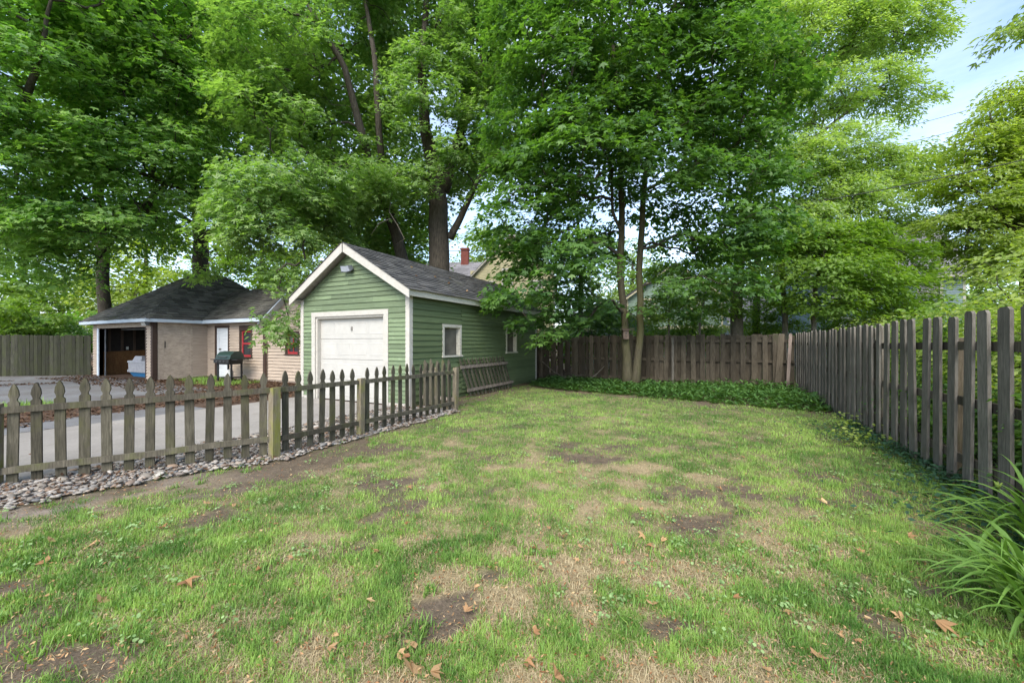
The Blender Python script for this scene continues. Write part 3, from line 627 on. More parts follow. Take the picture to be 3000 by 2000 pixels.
def tapered(b, x, y, z0, z1, k0=1, k1=1, cx=0, cy=0): b.hexa([(cx + sx_ * x * k0, cy + sy_ * y * k0, z0) for sx_, sy_ in ((-1, -1), (1, -1), (1, 1), (-1, 1))] + [(cx + sx_ * x * k1, cy + sy_ * y * k1, z1) for sx_, sy_ in ((-1, -1), (1, -1), (1, 1), (-1, 1))])
b = MB(); tapered(b, .62, 1.05, 0, .20, .86, 1); b.build('hull', 'tub_blue', tub)
b = MB(); tapered(b, .65, 1.10, .202, .30, 1.02, 1.02); tapered(b, .65, 1.10, .302, .62, .98, .99); tapered(b, .65, 1.10, .622, .70, 1.03, 1.0); b.build('deck', 'tub_white', tub)
for s_ in (-1, 1):
    b = MB(); tapered(b, .26, .42, .702, .90, 1, .75, s_ * .32, .45); b.build('seat_back', 'tub_white', tub)
    b = MB(); tapered(b, .22, .30, .702, .78, 1, .8, s_ * .34, -.5); b.build('seat', 'tub_white', tub)

# ------------------------------------------------------------------ barbecue grill beside the wing
gr = empty('barbecue_grill', (-16.75, 8.85, 0), math.radians(8)); tag(gr, 'dark green lidded gas grill on a cart beside the white door', 'grill')
b = MB(); b.prism([(-.24, .66), (.24, .66), (.28, .86), (-.28, .86)], 'x', -.36, .36); b.build('firebox', 'black_plastic', gr)
b = MB(); b.prism([(-.29, .865), (.29, .865), (.29, .95), (.22, 1.10), (.08, 1.17), (-.10, 1.14), (-.24, 1.02)], 'x', -.39, .39); b.build('lid', 'grill_lid', gr)
b = MB(); b.tube([(-.26, -.33, .95), (.26, -.33, .95)], .014, 8); b.tube([(-.24, -.33, .95), (-.24, -.27, .97)], .01, 6); b.tube([(.24, -.33, .95), (.24, -.27, .97)], .01, 6); b.build('lid_handle', 'grill_metal', gr)
b = MB(); b.box(-.40, .40, -.34, -.285, .72, .85); b.build('control_panel', 'black_plastic', gr)
for x in (-.2, 0, .2):
    b = MB(); b.tube([(x, -.34, .785), (x, -.37, .785)], .028, 10); b.build('knob', 'grill_metal', gr)
for s_ in (-1, 1):
    b = MB(); b.box(min(s_ * .42, s_ * .72), max(s_ * .42, s_ * .72), -.24, .24, .83, .86); b.build('side_shelf', 'black_plastic', gr)
    for y in (-.2, .2):
        b = MB(); b.box(s_ * .36 - .025, s_ * .36 + .025, y - .025, y + .025, .0, .72); b.build('leg', 'black_plastic', gr)
b = MB(); b.box(-.36, .36, -.22, .22, .14, .17); b.build('bottom_shelf', 'black_plastic', gr)
b = MB(); b.tube([(-.02, .0, .17), (-.02, .0, .40), (-.02, 0, .46)], [.13, .13, .05], 12); b.build('gas_cylinder', 'lamp_white', gr)

# ------------------------------------------------------------------ picket fences
def picket_mesh(h, wd=.089, th=.019):
    w_ = wd / 2; hs = h - .20
    prof = [(-w_, 0), (w_, 0), (w_, hs), (w_ * .62, hs + .018), (w_ * .62, hs + .035), (w_ * .95, hs + .075), (w_ * .80, hs + .125), (w_ * .35, hs + .18), (0, hs + .20), (-w_ * .35, hs + .18), (-w_ * .80, hs + .125), (-w_ * .95, hs + .075), (-w_ * .62, hs + .035), (-w_ * .62, hs + .018), (-w_, hs)]
    b = MB(); b.prism(prof, 'y', -th / 2, th / 2); return b.mesh('picket')
PM = picket_mesh(1.06); 
def put(me, name, mat, parent, loc, rot=(0, 0, 0), sc=(1, 1, 1)):
    o = new(name, me, mat, parent); o.location = loc; o.rotation_euler = rot; o.scale = sc; return o
pf = empty('picket_fence'); tag(pf, 'weathered grey picket fence with two rails turning a corner beside the driveway', 'fence')
Lp, Ap, Cp = np.array((-6.62, 1.36)), np.array((-5.10, 3.23)), np.array((-5.16, 7.32))
def run(p, q, n, z0, z1, hp, rails, parent, side, mat='picket_wood', me=PM, first=.5, rail_mat='rail_wood', railgap=0.0, skip=()):
    d = q - p; L_ = np.linalg.norm(d); d = d / L_; ang = math.atan2(d[1], d[0]); nrm = np.array((d[1], -d[0])) * side
    for k in range(n):
        if k in skip: continue
        t = (k + first) / n; c = p + d * L_ * t + nrm * random.uniform(-.002, .002)
        put(me, 'picket', mat, parent, (c[0], c[1], z0 + (z1 - z0) * t + random.uniform(-.012, .012)), (random.gauss(0, .006), random.gauss(0, .010), ang + random.gauss(0, .02)), (random.uniform(.95, 1.04), 1, random.uniform(.985, 1.012)))
    for (za, zb) in rails:
        b = MB(); a = p + d * railgap + nrm * .030; e = q - d * railgap + nrm * .030; h = .034; t2 = np.array((nrm[0], nrm[1])) * .017
        mid = [0, .25, .5, .75, 1]; prev = None
        pts = [(a + (e - a) * m, za + (zb - za) * m + (random.uniform(-.008, .008) if 0 < m < 1 else 0)) for m in mid]
        for (c0, zz0), (c1, zz1) in zip(pts, pts[1:]):
            b.hexa([(*(c0 - t2), zz0 - h), (*(c1 - t2), zz1 - h), (*(c1 + t2), zz1 - h), (*(c0 + t2), zz0 - h), (*(c0 - t2), zz0 + h), (*(c1 - t2), zz1 + h), (*(c1 + t2), zz1 + h), (*(c0 + t2), zz0 + h)])
        o_ = b.build('rail', rail_mat, parent)
def post(parent, xy, h, mat, s=.089, name='post', rot=0, top='flat'):
    b = MB(); w_ = s / 2; b.hexa([(-w_, -w_, -.05), (w_, -w_, -.05), (w_, w_, -.05), (-w_, w_, -.05), (-w_, -w_, h - .012), (w_, -w_, h - .004), (w_, w_, h + .004), (-w_, w_, h - .006)])
    o = b.build(name, mat, parent); o.location = (xy[0], xy[1], 0); o.rotation_euler = (random.gauss(0, .008), random.gauss(0, .008), rot); return o
ang1 = math.atan2(*(Ap - Lp)[::-1])
dirL = (Ap - Lp) / np.linalg.norm(Ap - Lp); Lq = Lp - dirL * .10
run(Lq, Ap - dirL * .05, 13, .02, .06, 1.06, [(.79, .885), (.155, .255)], pf, 1, first=.6)
Lr = Lq - dirL * 2.45; run(Lr, Lq - dirL * .09, 13, -.02, .02, 1.06, [(.75, .79), (.12, .155)], pf, 1)
post(pf, Lq + np.array((dirL[1], -dirL[0])) * .03, .86, 'post_wood_moss', rot=ang1)
post(pf, Ap + (.03, -.02), .92, 'post_wood_moss', .1); Bp = np.array((-5.09, 4.62)); post(pf, Bp + (.02, 0), .93, 'post_wood_moss'); post(pf, Cp + (.03, .03), .95, 'post_wood_moss', .1)
run(Ap + (0, .06), Bp - (0, .06), 7, .05, .03, 1.06, [(.885, .865), (.245, .215)], pf, 1)
run(Bp + (0, .06), Cp - (0, .05), 13, .03, .02, 1.06, [(.865, .84), (.215, .17)], pf, 1)
rf_ = empty('picket_fence'); tag(rf_, 'short picket return with front light painted into its wood between the fence end post and the garage corner', 'fence')
run(np.array((-6.13, 7.42)), np.array((-5.26, 7.42)), 5, .05, .05, 1.06, [(.80, .80), (.22, .22)], rf_, -1, 'picket_wood_lit', rail_mat='picket_wood_lit')
post(rf_, (-5.75, 7.52), .93, 'post_wood_moss')
# loose panel leaning on the garage
lp = empty('fence_panel', (-5.93, 10.4, 0)); tag(lp, 'loose picket fence panel leaning on the side wall of the green garage', 'fence panel')
lp.rotation_euler = (0, math.radians(-11), 0)
sh_ = -.28
for k in range(13):
    y = -1.15 + k * .205; o = put(PM, 'picket', 'picket_wood_lit', lp, (.0, y, .0), (0, 0, math.pi / 2 + random.gauss(0, .02)), (1, 1, 1.04))
    o.matrix_local = Matrix.Translation((0, y, .005)) @ Matrix.Rotation(math.radians(14), 4, 'X') @ Matrix.Rotation(math.pi / 2, 4, 'Z') @ Matrix.Diagonal((.95, 1, 1.05, 1))
for z, s_, e_ in ((.20, -1.32, 1.42), (.84, -1.48, 1.24)):
    b = MB(); b.box(.013, .045, s_, e_, z - .043, z + .043); o = b.build('rail', 'picket_wood_lit', lp)

# ------------------------------------------------------------------ board fences
def board_mesh(h, wd, th=.022, ear=.03):
    w_ = wd / 2; b = MB(); b.prism([(-w_, 0), (w_, 0), (w_, h - ear), (w_ - ear, h), (-w_ + ear, h), (-w_, h - ear)], 'y', -th / 2, th / 2); return b.mesh('board')
rfence = empty('board_fence'); tag(rfence, 'grey spaced-board fence with three rails running along the right of the lawn', 'fence')
BM = board_mesh(1.80, .150, .026, .028)
y = 2.33; k = 0
while y < 15.0:
    hh = .985 + random.uniform(-.012, .012); lean = random.gauss(0, .008)
    if abs(y - 6.3) < .1: lean = -.03
    put(BM, 'board', 'near_board_wood', rfence, (2.29 + random.uniform(-.004, .004), y, .02), (random.gauss(0, .006), lean, math.pi / 2 + random.gauss(0, .03)), (random.uniform(.93, 1.06), 1, hh))
    if y > 8.0: put(BM, 'board', 'near_board_wood', rfence, (2.372, y + .151, .02), (0, random.gauss(0, .008), math.pi / 2), (1, 1, hh * .985))
    y += .302 + random.uniform(-.010, .010)
for z in (1.46, .88, .30):
    for a, c in ((1.2, 3.6), (3.6, 6.05), (6.05, 8.5), (8.5, 10.9), (10.9, 13.0), (13.0, 15.0)):
        b = MB(); dz = random.uniform(-.02, .02); b.hexa([(2.310, a, z - .045), (2.348, a, z - .045), (2.348, c - .004, z - .045 + dz), (2.310, c - .004, z - .045 + dz), (2.310, a, z + .045), (2.348, a, z + .045), (2.348, c - .004, z + .045 + dz), (2.310, c - .004, z + .045 + dz)]); b.build('rail', 'board_wood', rfence)
for y in (1.2, 3.6, 6.15, 8.5, 10.9, 13.0):
    post(rfence, (2.41, y), 1.55, 'board_wood', .1)
bfence = empty('board_fence'); tag(bfence, 'dark brown shadowbox board fence across the back of the yard', 'fence')
BY = 14.9; BM2 = board_mesh(1.78, .152, .02, .02)
x = -8.6; k = 0
while x < 1.9:
    put(BM2, 'board', 'board_wood', bfence, (x + random.uniform(-.012, .012), BY, -.01), (random.gauss(0, .006), random.gauss(0, .007), random.gauss(0, .03)), (random.uniform(.92, 1.08), 1, random.uniform(.975, 1.01)))
    put(BM2, 'board', 'board_wood', bfence, (x + .148 + random.uniform(-.015, .01), BY + .105, -.01), (0, random.gauss(0, .007), 0), (random.uniform(.66, .86) if x < -2.6 else random.uniform(.97, 1.1), 1, random.uniform(.97, 1.0)))
    x += .296
for x in (2.0, 2.17):
    put(BM2, 'board', 'board_wood', bfence, (x, BY + .115, -.01), (0, random.gauss(0, .02), 0), (1.05, 1, .97))
for z in (1.55, .90, .22):
    for a, c in ((-8.7, -6.2), (-6.2, -3.8), (-3.8, -1.4), (-1.4, 1.0), (1.0, 2.24)):
        b = MB(); b.box(a, c - .004, BY + .022, BY + .080, z - .045, z + .045); b.build('rail', 'board_wood', bfence)
for x in (-6.2, -3.8, -1.4, 1.55):
    post(bfence, (x, BY + .16), 1.66, 'board_wood', .1)
# displaced boards in the corner, each leaning by itself on the fence
for x, y, rx, ry, mat, lab, wd in ((1.78, 14.80, -.055, .07, 'board_wood', 'dark loose board leaning to the right in the back corner', .16), (2.03, 14.72, -.05, .05, 'pale_board_wood', 'pale pinkish narrow board propped in the back fence corner', .085)):
    o = put(board_mesh(1.78, wd, .02, .02), 'loose_board', mat, None, (x, y, 0), (rx, ry, 0)); tag(o, lab, 'board')
o = put(board_mesh(1.70, .075, .04, .005), 'loose_board', 'near_board_wood', None, (-1.23, 14.55, 0), (-.17, 0, .1)); tag(o, 'narrow grey stake propped against the middle of the back fence', 'stake')
lfence = empty('board_fence'); tag(lfence, 'mossy grey close-board fence left of the tan outbuilding', 'fence')
p0, p1 = np.array((-36.5, -1.3)), np.array((-25.55, 7.72)); d = (p1 - p0); Lf = np.linalg.norm(d); d /= Lf; ang = math.atan2(d[1], d[0]); nrm = np.array((d[1], -d[0]))
BM3 = board_mesh(1.83, .138, .018, .004); n = int(Lf / .142)
for k in range(n):
    c = p0 + d * (k + .5) * .142; put(BM3, 'board', 'shaded_fence_wood', lfence, (c[0], c[1], random.uniform(-.03, .02)), (0, random.gauss(0, .006), ang + random.gauss(0, .015)), (random.uniform(.94, 1.02), 1, 1))
for z in (1.5, .4):
    b = MB(); a = p0 - nrm * .035; e = p1 - nrm * .035; t2 = nrm * .02; b.hexa([(*(a - t2), z - .045), (*(e - t2), z - .045), (*(e + t2), z - .045), (*(a + t2), z - .045), (*(a - t2), z + .045), (*(e - t2), z + .045), (*(e + t2), z + .045), (*(a + t2), z + .045)]); b.build('rail', 'shaded_fence_wood', lfence)

# ------------------------------------------------------------------ houses beyond the fences
def house(name, label, c, rz, L, D, H, rise, wall_mat, roof_mat, trim, wins, over=.4, ridge='u', lap=.13):
    """gabled house; local frame: front wall along +x at y=0 facing -y, depth towards +y"""
    r = empty(name, (c[0], c[1], 0), rz); tag(r, label, 'house')
    walls = [Wall((-L / 2, 0, 0), (1, 0, 0), (0, -1, 0)), Wall((L / 2, 0, 0), (0, 1, 0), (1, 0, 0)), Wall((L / 2, D, 0), (-1, 0, 0), (0, 1, 0)), Wall((-L / 2, D, 0), (0, -1, 0), (-1, 0, 0))]
    for i, W in enumerate(walls):
        wl = L if i % 2 == 0 else D; gab = (i % 2 == 0) == (ridge == 'v'); ops = [o[1:5] for o in wins if o[0] == i]
        wo = core(W, wl, H, ops, .15, (wl / 2, H + rise) if gab else None).build('wall', wall_mat, r); sl = rise / (wl / 2)
        gf = (lambda z: .1 if z < H else .1 + (z - H) / sl) if gab else (lambda z: .1); gr_ = (lambda z, wl=wl: wl - .1 if z < H else wl - .1 - (z - H) / sl) if gab else (lambda z, wl=wl: wl - .1)
        clad(W, wo, rows_of(.35, H + (rise - .15 if gab else 0), lap), gf, gr_, [(o[0] - .12, o[1] + .12, o[2] - .1, o[3] + .14) for o in ops], wall_mat, False)
        for u_ in (0, wl - .1):
            b = MB(); W.blk(b, u_ + .001, u_ + .099, 0, .03, .3, H); b.build('corner_board', trim, r)
        for o in ops:
            wn = empty('window'); wn.parent = r; frame_of(W, wn, 'frame', o, .12, trim, 0, .04, True, .14)
            zm = (o[2] + o[3]) / 2; b = MB(); W.blk(b, o[0], o[1], -.06, -.03, zm - .03, zm + .03); b.build('meeting_rail', trim, wn)
            b = MB(); W.blk(b, o[0], o[1], -.08, -.07, o[2], zm - .03); b.build('pane', 'dark_glass', wn); b = MB(); W.blk(b, o[0], o[1], -.065, -.055, zm + .03, o[3]); b.build('pane', 'curtain', wn)
    rf = empty('roof'); rf.parent = r
    span, lng = (D, L) if ridge == 'u' else (L, D)
    for s_ in (-1, 1):
        sl = rise / (span / 2); ov = over; b = MB()
        if ridge == 'u':
            lo = np.array((-L / 2 - ov, D / 2 + s_ * (D / 2 + ov), H - ov * sl + .06)); hi = np.array((-L / 2 - ov, D / 2, H + rise + .06)); e = np.array((1, 0, 0.))
        else:
            lo = np.array((s_ * (L / 2 + ov), -ov, H - ov * sl + .06)); hi = np.array((0, -ov, H + rise + .06)); e = np.array((0, 1., 0))
        ln = lng + 2 * ov; dn = np.array((0, 0, -.14)); E = e * ln
        b.hexa([lo + dn, hi + dn, hi + dn + E, lo + dn + E, lo, hi, hi + E, lo + E]); b.build('roof_deck', trim, rf)
        b = MB(); shingles(b, lo + (0, 0, .012) - e * .03, e, hi - lo, ln + .06, np.linalg.norm(hi - lo), ex=.18, wd=.8, th=.02); tag(b.build('shingles', roof_mat, rf), kind='stuff')
    b = MB(); b.box(-L / 2 - .02, L / 2 + .02, -.02, D + .02, -.1, .35); b.build('foundation', 'stone_foundation', r)
    return r
hp = at(1500, 1003, 33)
house('house', 'yellow clapboard house with a steep gable beyond the green garage', hp, TH - .1, 7.0, 9, 6.9, 3.6, 'yellow_paint', 'grey_shingles', 'trim_paint', [(0, 1.0, 1.9, 5.0, 6.5), (0, 2.75, 3.45, 6.3, 7.5), (0, 5.0, 5.9, 5.0, 6.5), (1, 2, 2.9, 5, 6.5)], .3, 'v')
hp = at(1290, 1003, 34.5)
h2 = house('house', 'grey-roofed house with red brick chimney glimpsed above the garage ridge', hp, TH - .05, 6.5, 5.5, 6.0, 2.9, 'yellow_paint', 'grey_shingles', 'trim_paint', [(0, 1.5, 2.4, 3.8, 5.2)], .3, 'u')
b = MB(); b.box(1.35, 2.05, 2.45, 3.05, 8.2, 10.1); b.box(1.30, 2.10, 2.40, 3.10, 10.1, 10.25); b.build('chimney', 'brick_red', h2)
hp = at(1772, 1003, 22)
house('house', 'small sage green gabled house with cream window behind the back fence', hp, TH - .2, 5.2, 6, 2.25, 1.55, 'sage_paint', 'dark_shingles', 'cream_paint', [(0, 1.45, 2.0, 1.35, 2.15), (0, 3.5, 4.05, 1.35, 2.15)], .35, 'v', .10)
hp = at(1975, 1003, 31)
h3 = house('house', 'two-storey sage house with cream porch behind the double-trunked maple', hp, TH - .1, 7.2, 8, 5.0, 2.6, 'sage_paint', 'grey_shingles', 'cream_paint', [(0, 1.2, 2.1, 3.4, 4.8), (0, 4.6, 5.5, 3.4, 4.8), (0, 1.2, 2.1, 1.0, 2.4)], .4, 'v')
b = MB(); b.box(-1.2, 3.6, -2.0, -.05, 2.5, 2.72); b.build('porch_roof', 'cream_paint', h3)
for x in (-1.0, 1.1, 3.4):
    b = MB(); b.box(x - .08, x + .08, -1.9, -1.74, 0, 2.5); b.build('porch_post', 'trim_paint', h3)
hp = at(2330, 1003, 29)
house('house', 'pale blue and white house low behind the fence corner', hp, .1, 8.0, 7, 3.2, 2.2, 'pale_blue_paint', 'grey_shingles', 'white_paint', [(0, 1.2, 2.1, 1.2, 2.6), (0, 3.6, 4.5, 1.2, 2.6), (0, 6.0, 6.9, 1.2, 2.6)], .4, 'u')
hp = at(2590, 1003, 21.5)
house('house', 'teal clapboard house with grey shingle roof behind the right fence', hp, .12, 6.6, 7, 5.3, 3.3, 'teal_paint', 'grey_shingles', 'trim_paint', [(0, 1.1, 1.9, 1.3, 2.8), (0, 2.9, 3.7, 1.3, 2.8), (0, 4.8, 5.6, 1.3, 2.8), (0, 1.1, 1.9, 3.4, 4.6), (0, 4.8, 5.6, 3.4, 4.6)], .4, 'u', .11)

# ================================================================== TREES
MAPLE = (np.array([(0, 0, 0), (.20, .42, .05), (0, 1.0, -.08), (-.20, .42, .05), (.62, .62, -.02), (.42, .16, .05), (-.62, .62, -.02), (-.42, .16, .05), (.13, .5, .03), (-.13, .5, .03)]),
         np.array([(0, 1, 2), (0, 2, 3), (0, 5, 4), (0, 4, 8), (0, 6, 7), (0, 9, 6)]))
SILVER = (np.array([(0, 0, 0), (.13, .48, .05), (0, 1.05, -.12), (-.13, .48, .05), (.60, .66, -.06), (.30, .22, .04), (-.60, .66, -.06), (-.30, .22, .04), (.12, .42, .02), (-.12, .42, .02)]),
          np.array([(0, 1, 2), (0, 2, 3), (0, 5, 4), (0, 4, 8), (0, 6, 7), (0, 9, 6)]))
OVAL = (np.array([(0, 0, 0), (.30, .45, .06), (0, 1, -.06), (-.30, .45, .06)]), np.array([(0, 1, 2), (0, 2, 3)]))
SLIM = (np.array([(0, 0, 0), (.19, .45, .04), (0, 1.0, -.10), (-.19, .45, .04)]), np.array([(0, 1, 2), (0, 2, 3)]))
def leaves(name, pos, nrm, tip, size, tint, tpl, mat, parent):
    V, T = tpl; nrm = unit(nrm); tip = unit(tip - nrm * np.sum(tip * nrm, 1, keepdims=True)); lat = np.cross(tip, nrm)
    P = pos[:, None] + size[:, None, None] * (V[None, :, 0:1] * lat[:, None] + V[None, :, 1:2] * tip[:, None] + V[None, :, 2:3] * nrm[:, None])
    Fc = (T[None] + (np.arange(len(pos)) * len(V))[:, None, None]).reshape(-1, 3)
    return new(name, np_mesh(name, P.reshape(-1, 3), Fc, np.repeat(tint, len(V))), mat, parent)
NTRI = 0
def crown(parent, lobes, nb, lpb, lsize, tpl, mat, nodes, spray=(1.3, .75), droop=.35, flat=.07, up=1.0, tipbright=.25, twig_mat='bark_dark', shell=.45, base_r=.012, seed=0, stem_name='branches', stems=True, zmin=.6):
    """boughs of leaves filling the lobes and branches that tie each bough back to the trunk"""
    global NTRI
    R = np.random.default_rng(100 + seed); lobes = [(np.array(c, float), np.array(r, float)) for c, r in lobes]
    vol = np.array([np.prod(r) ** .75 for _, r in lobes]); cnt = np.maximum(3, (nb * vol / vol.sum()).astype(int))
    C = []
    for (c, r), k in zip(lobes, cnt):
        d = unit(R.normal(size=(k, 3))); rad = shell + (1 - shell) * R.random(k) ** .6; C.append(c + d * r * rad[:, None])
    C = np.concatenate(C); C = C[C[:, 2] > (1.0 if zmin > .3 else .1)]
    nodes = [tuple(p) for p in nodes]; NP = np.array([n[:3] for n in nodes]); mid = NP.mean(0)
    # --- connect: nearest inner node first
    axis = NP[np.argmin(np.linalg.norm(NP[None, :, :2] - C[:, None, :2], axis=2) + .5 * np.abs(NP[None, :, 2] - C[:, None, 2] + 1.0), axis=1)]
    dist = np.linalg.norm(C - axis, axis=1); order = np.argsort(dist)
    nd = [np.array(n[:3]) for n in nodes]; par = [-1] * len(nd); load = [0.] * len(nd); droot = [0.] * len(nd); ntr = len(nd); bough_node = {}
    arr = np.zeros((len(nd) + 4 * len(C) + 10, 3)); arr[:len(nd)] = nd; rd = np.zeros(len(arr)); cntn = len(nd)
    for i in order:
        c = C[i]; dd = np.linalg.norm(arr[:cntn] - c, axis=1); rise = arr[:cntn, 2] - c[2]
        cost = dd + .25 * rd[:cntn] + np.maximum(0, rise) * .35; j = int(np.argmin(cost)); a = arr[j].copy(); L_ = np.linalg.norm(c - a); steps = 3 if L_ > 1.2 else 2
        prev = j
        for k in range(1, steps + 1):
            t = k / steps; q = a + (c - a) * t; q = q + (np.array((0, 0, .10 * L_ * math.sin(math.pi * t))) + R.normal(0, .05 * L_, 3) * (1 if k < steps else 0))
            arr[cntn] = q; par.append(prev); rd[cntn] = rd[prev] + L_ / steps; prev = cntn; cntn += 1
        bough_node[i] = prev
    ch = [0.] * cntn
    for i, n in bough_node.items():
        ch[n] += 1
    load = np.array(ch)
    for n in range(cntn - 1, ntr - 1, -1): load[par[n]] += load[n]
    # --- branch tubes (3 or 5 sided)
    b = MB()
    for n in range(ntr, cntn):
        p = par[n]; r1 = base_r * max(load[n], 1) ** .48; r0 = base_r * max(load[n], 1) ** .48 * 1.12
        if p >= ntr: r0 = min(r0 * 1.1, base_r * max(load[p], 1) ** .48)
        b.tube([arr[p], arr[n]], [r0, r1], 3 if r0 < .03 else 6, False)
    # --- leaves
    K = len(C); out = C - axis; out[:, 2] *= .3; out = unit(out + R.normal(0, .25, (K, 3))); out[:, 2] = out[:, 2] * .4 - .05
    out = unit(out); side = unit(np.cross(out, np.tile((0, 0, 1.), (K, 1)))); bt = R.normal(0, .16, K); sc = R.uniform(.7, 1.25, K)
    n = K * lpb; bi = np.repeat(np.arange(K), lpb); u = R.random(n) ** .75; v = R.uniform(-1, 1, n) * (.28 + .72 * np.sin(np.pi * np.clip(u * .85 + .1, 0, 1)))
    sl = spray[0] * sc[bi]; sw_ = spray[1] * sc[bi]
    pos = C[bi] + out[bi] * ((u - .35) * sl)[:, None] + side[bi] * (v * sw_)[:, None]
    tilt = R.normal(0, .28, K)[bi]
    pos[:, 2] += -droop * sl * (np.maximum(u - .2, 0) ** 2) - .25 * np.abs(v) ** 2 * sw_ * .6 + tilt * v * sw_ + R.normal(0, flat, n) * sl
    pos += R.normal(0, .05, (n, 3))
    nr = np.tile((0, 0, up), (n, 1)) + out[bi] * .45 * (u[:, None] + .2) + side[bi] * (.3 * v)[:, None] + R.normal(0, .42, (n, 3))
    tp = out[bi] * .8 + side[bi] * (v * .8)[:, None] + R.normal(0, .55, (n, 3)) - np.array((0, 0, .45))
    tint = np.clip(.38 + bt[bi] + R.normal(0, .17, n) + tipbright * (u - .5) + .10 * (tpl is MAPLE) * 0, 0, 1)
    size = lsize * R.uniform(.65, 1.2, n)
    zc_ = np.maximum(-SN * pos[:, 0] + CS * pos[:, 1], .5); px_ = 1500 + F * (CS * pos[:, 0] + SN * pos[:, 1]) / zc_; py_ = HY - F * (pos[:, 2] - HC) / zc_
    far_out = (px_ < -330) | (px_ > 3330) | (py_ < -330); size = np.where(far_out, size * 2.0, size)      # coarser leaves where no view comes near
    keep = (pos[:, 2] > zmin) & (~far_out | (R.random(n) < .2))
    if len(tpl[1]) > 2:                     # lobed leaves on the near half of the crown, plain ones deep inside and behind
        deep = keep & (zc_ > np.quantile(zc_, .52)); keep = keep & ~deep
        leaves('foliage', pos[deep], nr[deep], tp[deep], size[deep] * 1.12, tint[deep], OVAL, mat, parent)
    leaves('foliage', pos[keep], nr[keep], tp[keep], size[keep], tint[keep], tpl, mat, parent)
    NTRI += keep.sum() * len(tpl[1]) + len(b.f) * 2
    if b.f and stems: tag(b.build(stem_name, twig_mat, parent, True), kind='stuff')
def fill(parent, lobes, n, size, mat, seed):
    R = np.random.default_rng(500 + seed); lobes = [(np.array(c, float), np.array(r, float)) for c, r in lobes]; vol = np.array([np.prod(r) ** .7 for _, r in lobes]); cnt = (n * vol / vol.sum()).astype(int); P = []; T = []
    for (c, r), k in zip(lobes, cnt):
        m_ = max(8, k // 45); cc = c + unit(R.normal(size=(m_, 3))) * r * R.random((m_, 1)) ** .45; i = R.integers(0, m_, k); P.append(cc[i] + R.normal(0, 1, (k, 3)) * (.55, .55, .22)); T.append(.52 + R.normal(0, .17, m_)[i] + R.normal(0, .15, k))
    P = np.concatenate(P); T = np.clip(np.concatenate(T), 0, 1); k = P[:, 2] > 1.2; P, T = P[k], T[k]; n = len(P)
    leaves('foliage', P, np.c_[R.normal(0, .55, (n, 2)), np.ones(n)], R.normal(0, 1, (n, 3)), size * R.uniform(.7, 1.2, n), T, OVAL, mat, parent)
def trunk(parent, lines, mat):
    """each line: list of (point, radius); returns nodes for the crown"""
    nodes = []
    for ln in lines:
        P = [np.array(p, float) for p, _ in ln]; Rr = [r for _, r in ln]; pts = []; rad = []
        for i in range(len(P) - 1):
            for k in range(4):
                t = k / 4; pts.append(P[i] + (P[i + 1] - P[i]) * t + rng.normal(0, .035 * Rr[i] + .01, 3) * (k > 0)); rad.append(Rr[i] + (Rr[i + 1] - Rr[i]) * t)
        pts.append(P[-1]); rad.append(Rr[-1])
        if ln is lines[0] or P[0][2] < .3: rad[0] *= 1.35; rad[1] *= 1.08; pts[0] = pts[0] - np.array((0, 0, .15))
        b = MB(); b.tube(pts, rad, 10); b.build('trunk' if P[0][2] < .3 else 'limb', mat, parent, True)
        nodes += [p for p in pts if p[2] > 1.6]
    return nodes
def L(px, py, zc, r): return (at(px, py, zc), r)
def tree(name, label, lines, lobes, mat_bark, group=None, cat='tree', fl=None, **kw):
    t = empty(name, tuple(lines[0][0][0][:2]) + (0,)); t.location = (0, 0, 0); tag(t, label, cat, group)
    nodes = trunk(t, lines, mat_bark); crown(t, lobes, nodes=nodes, **kw)
    if fl: fill(t, *fl, kw['mat'], kw.get('seed', 0))
    return t

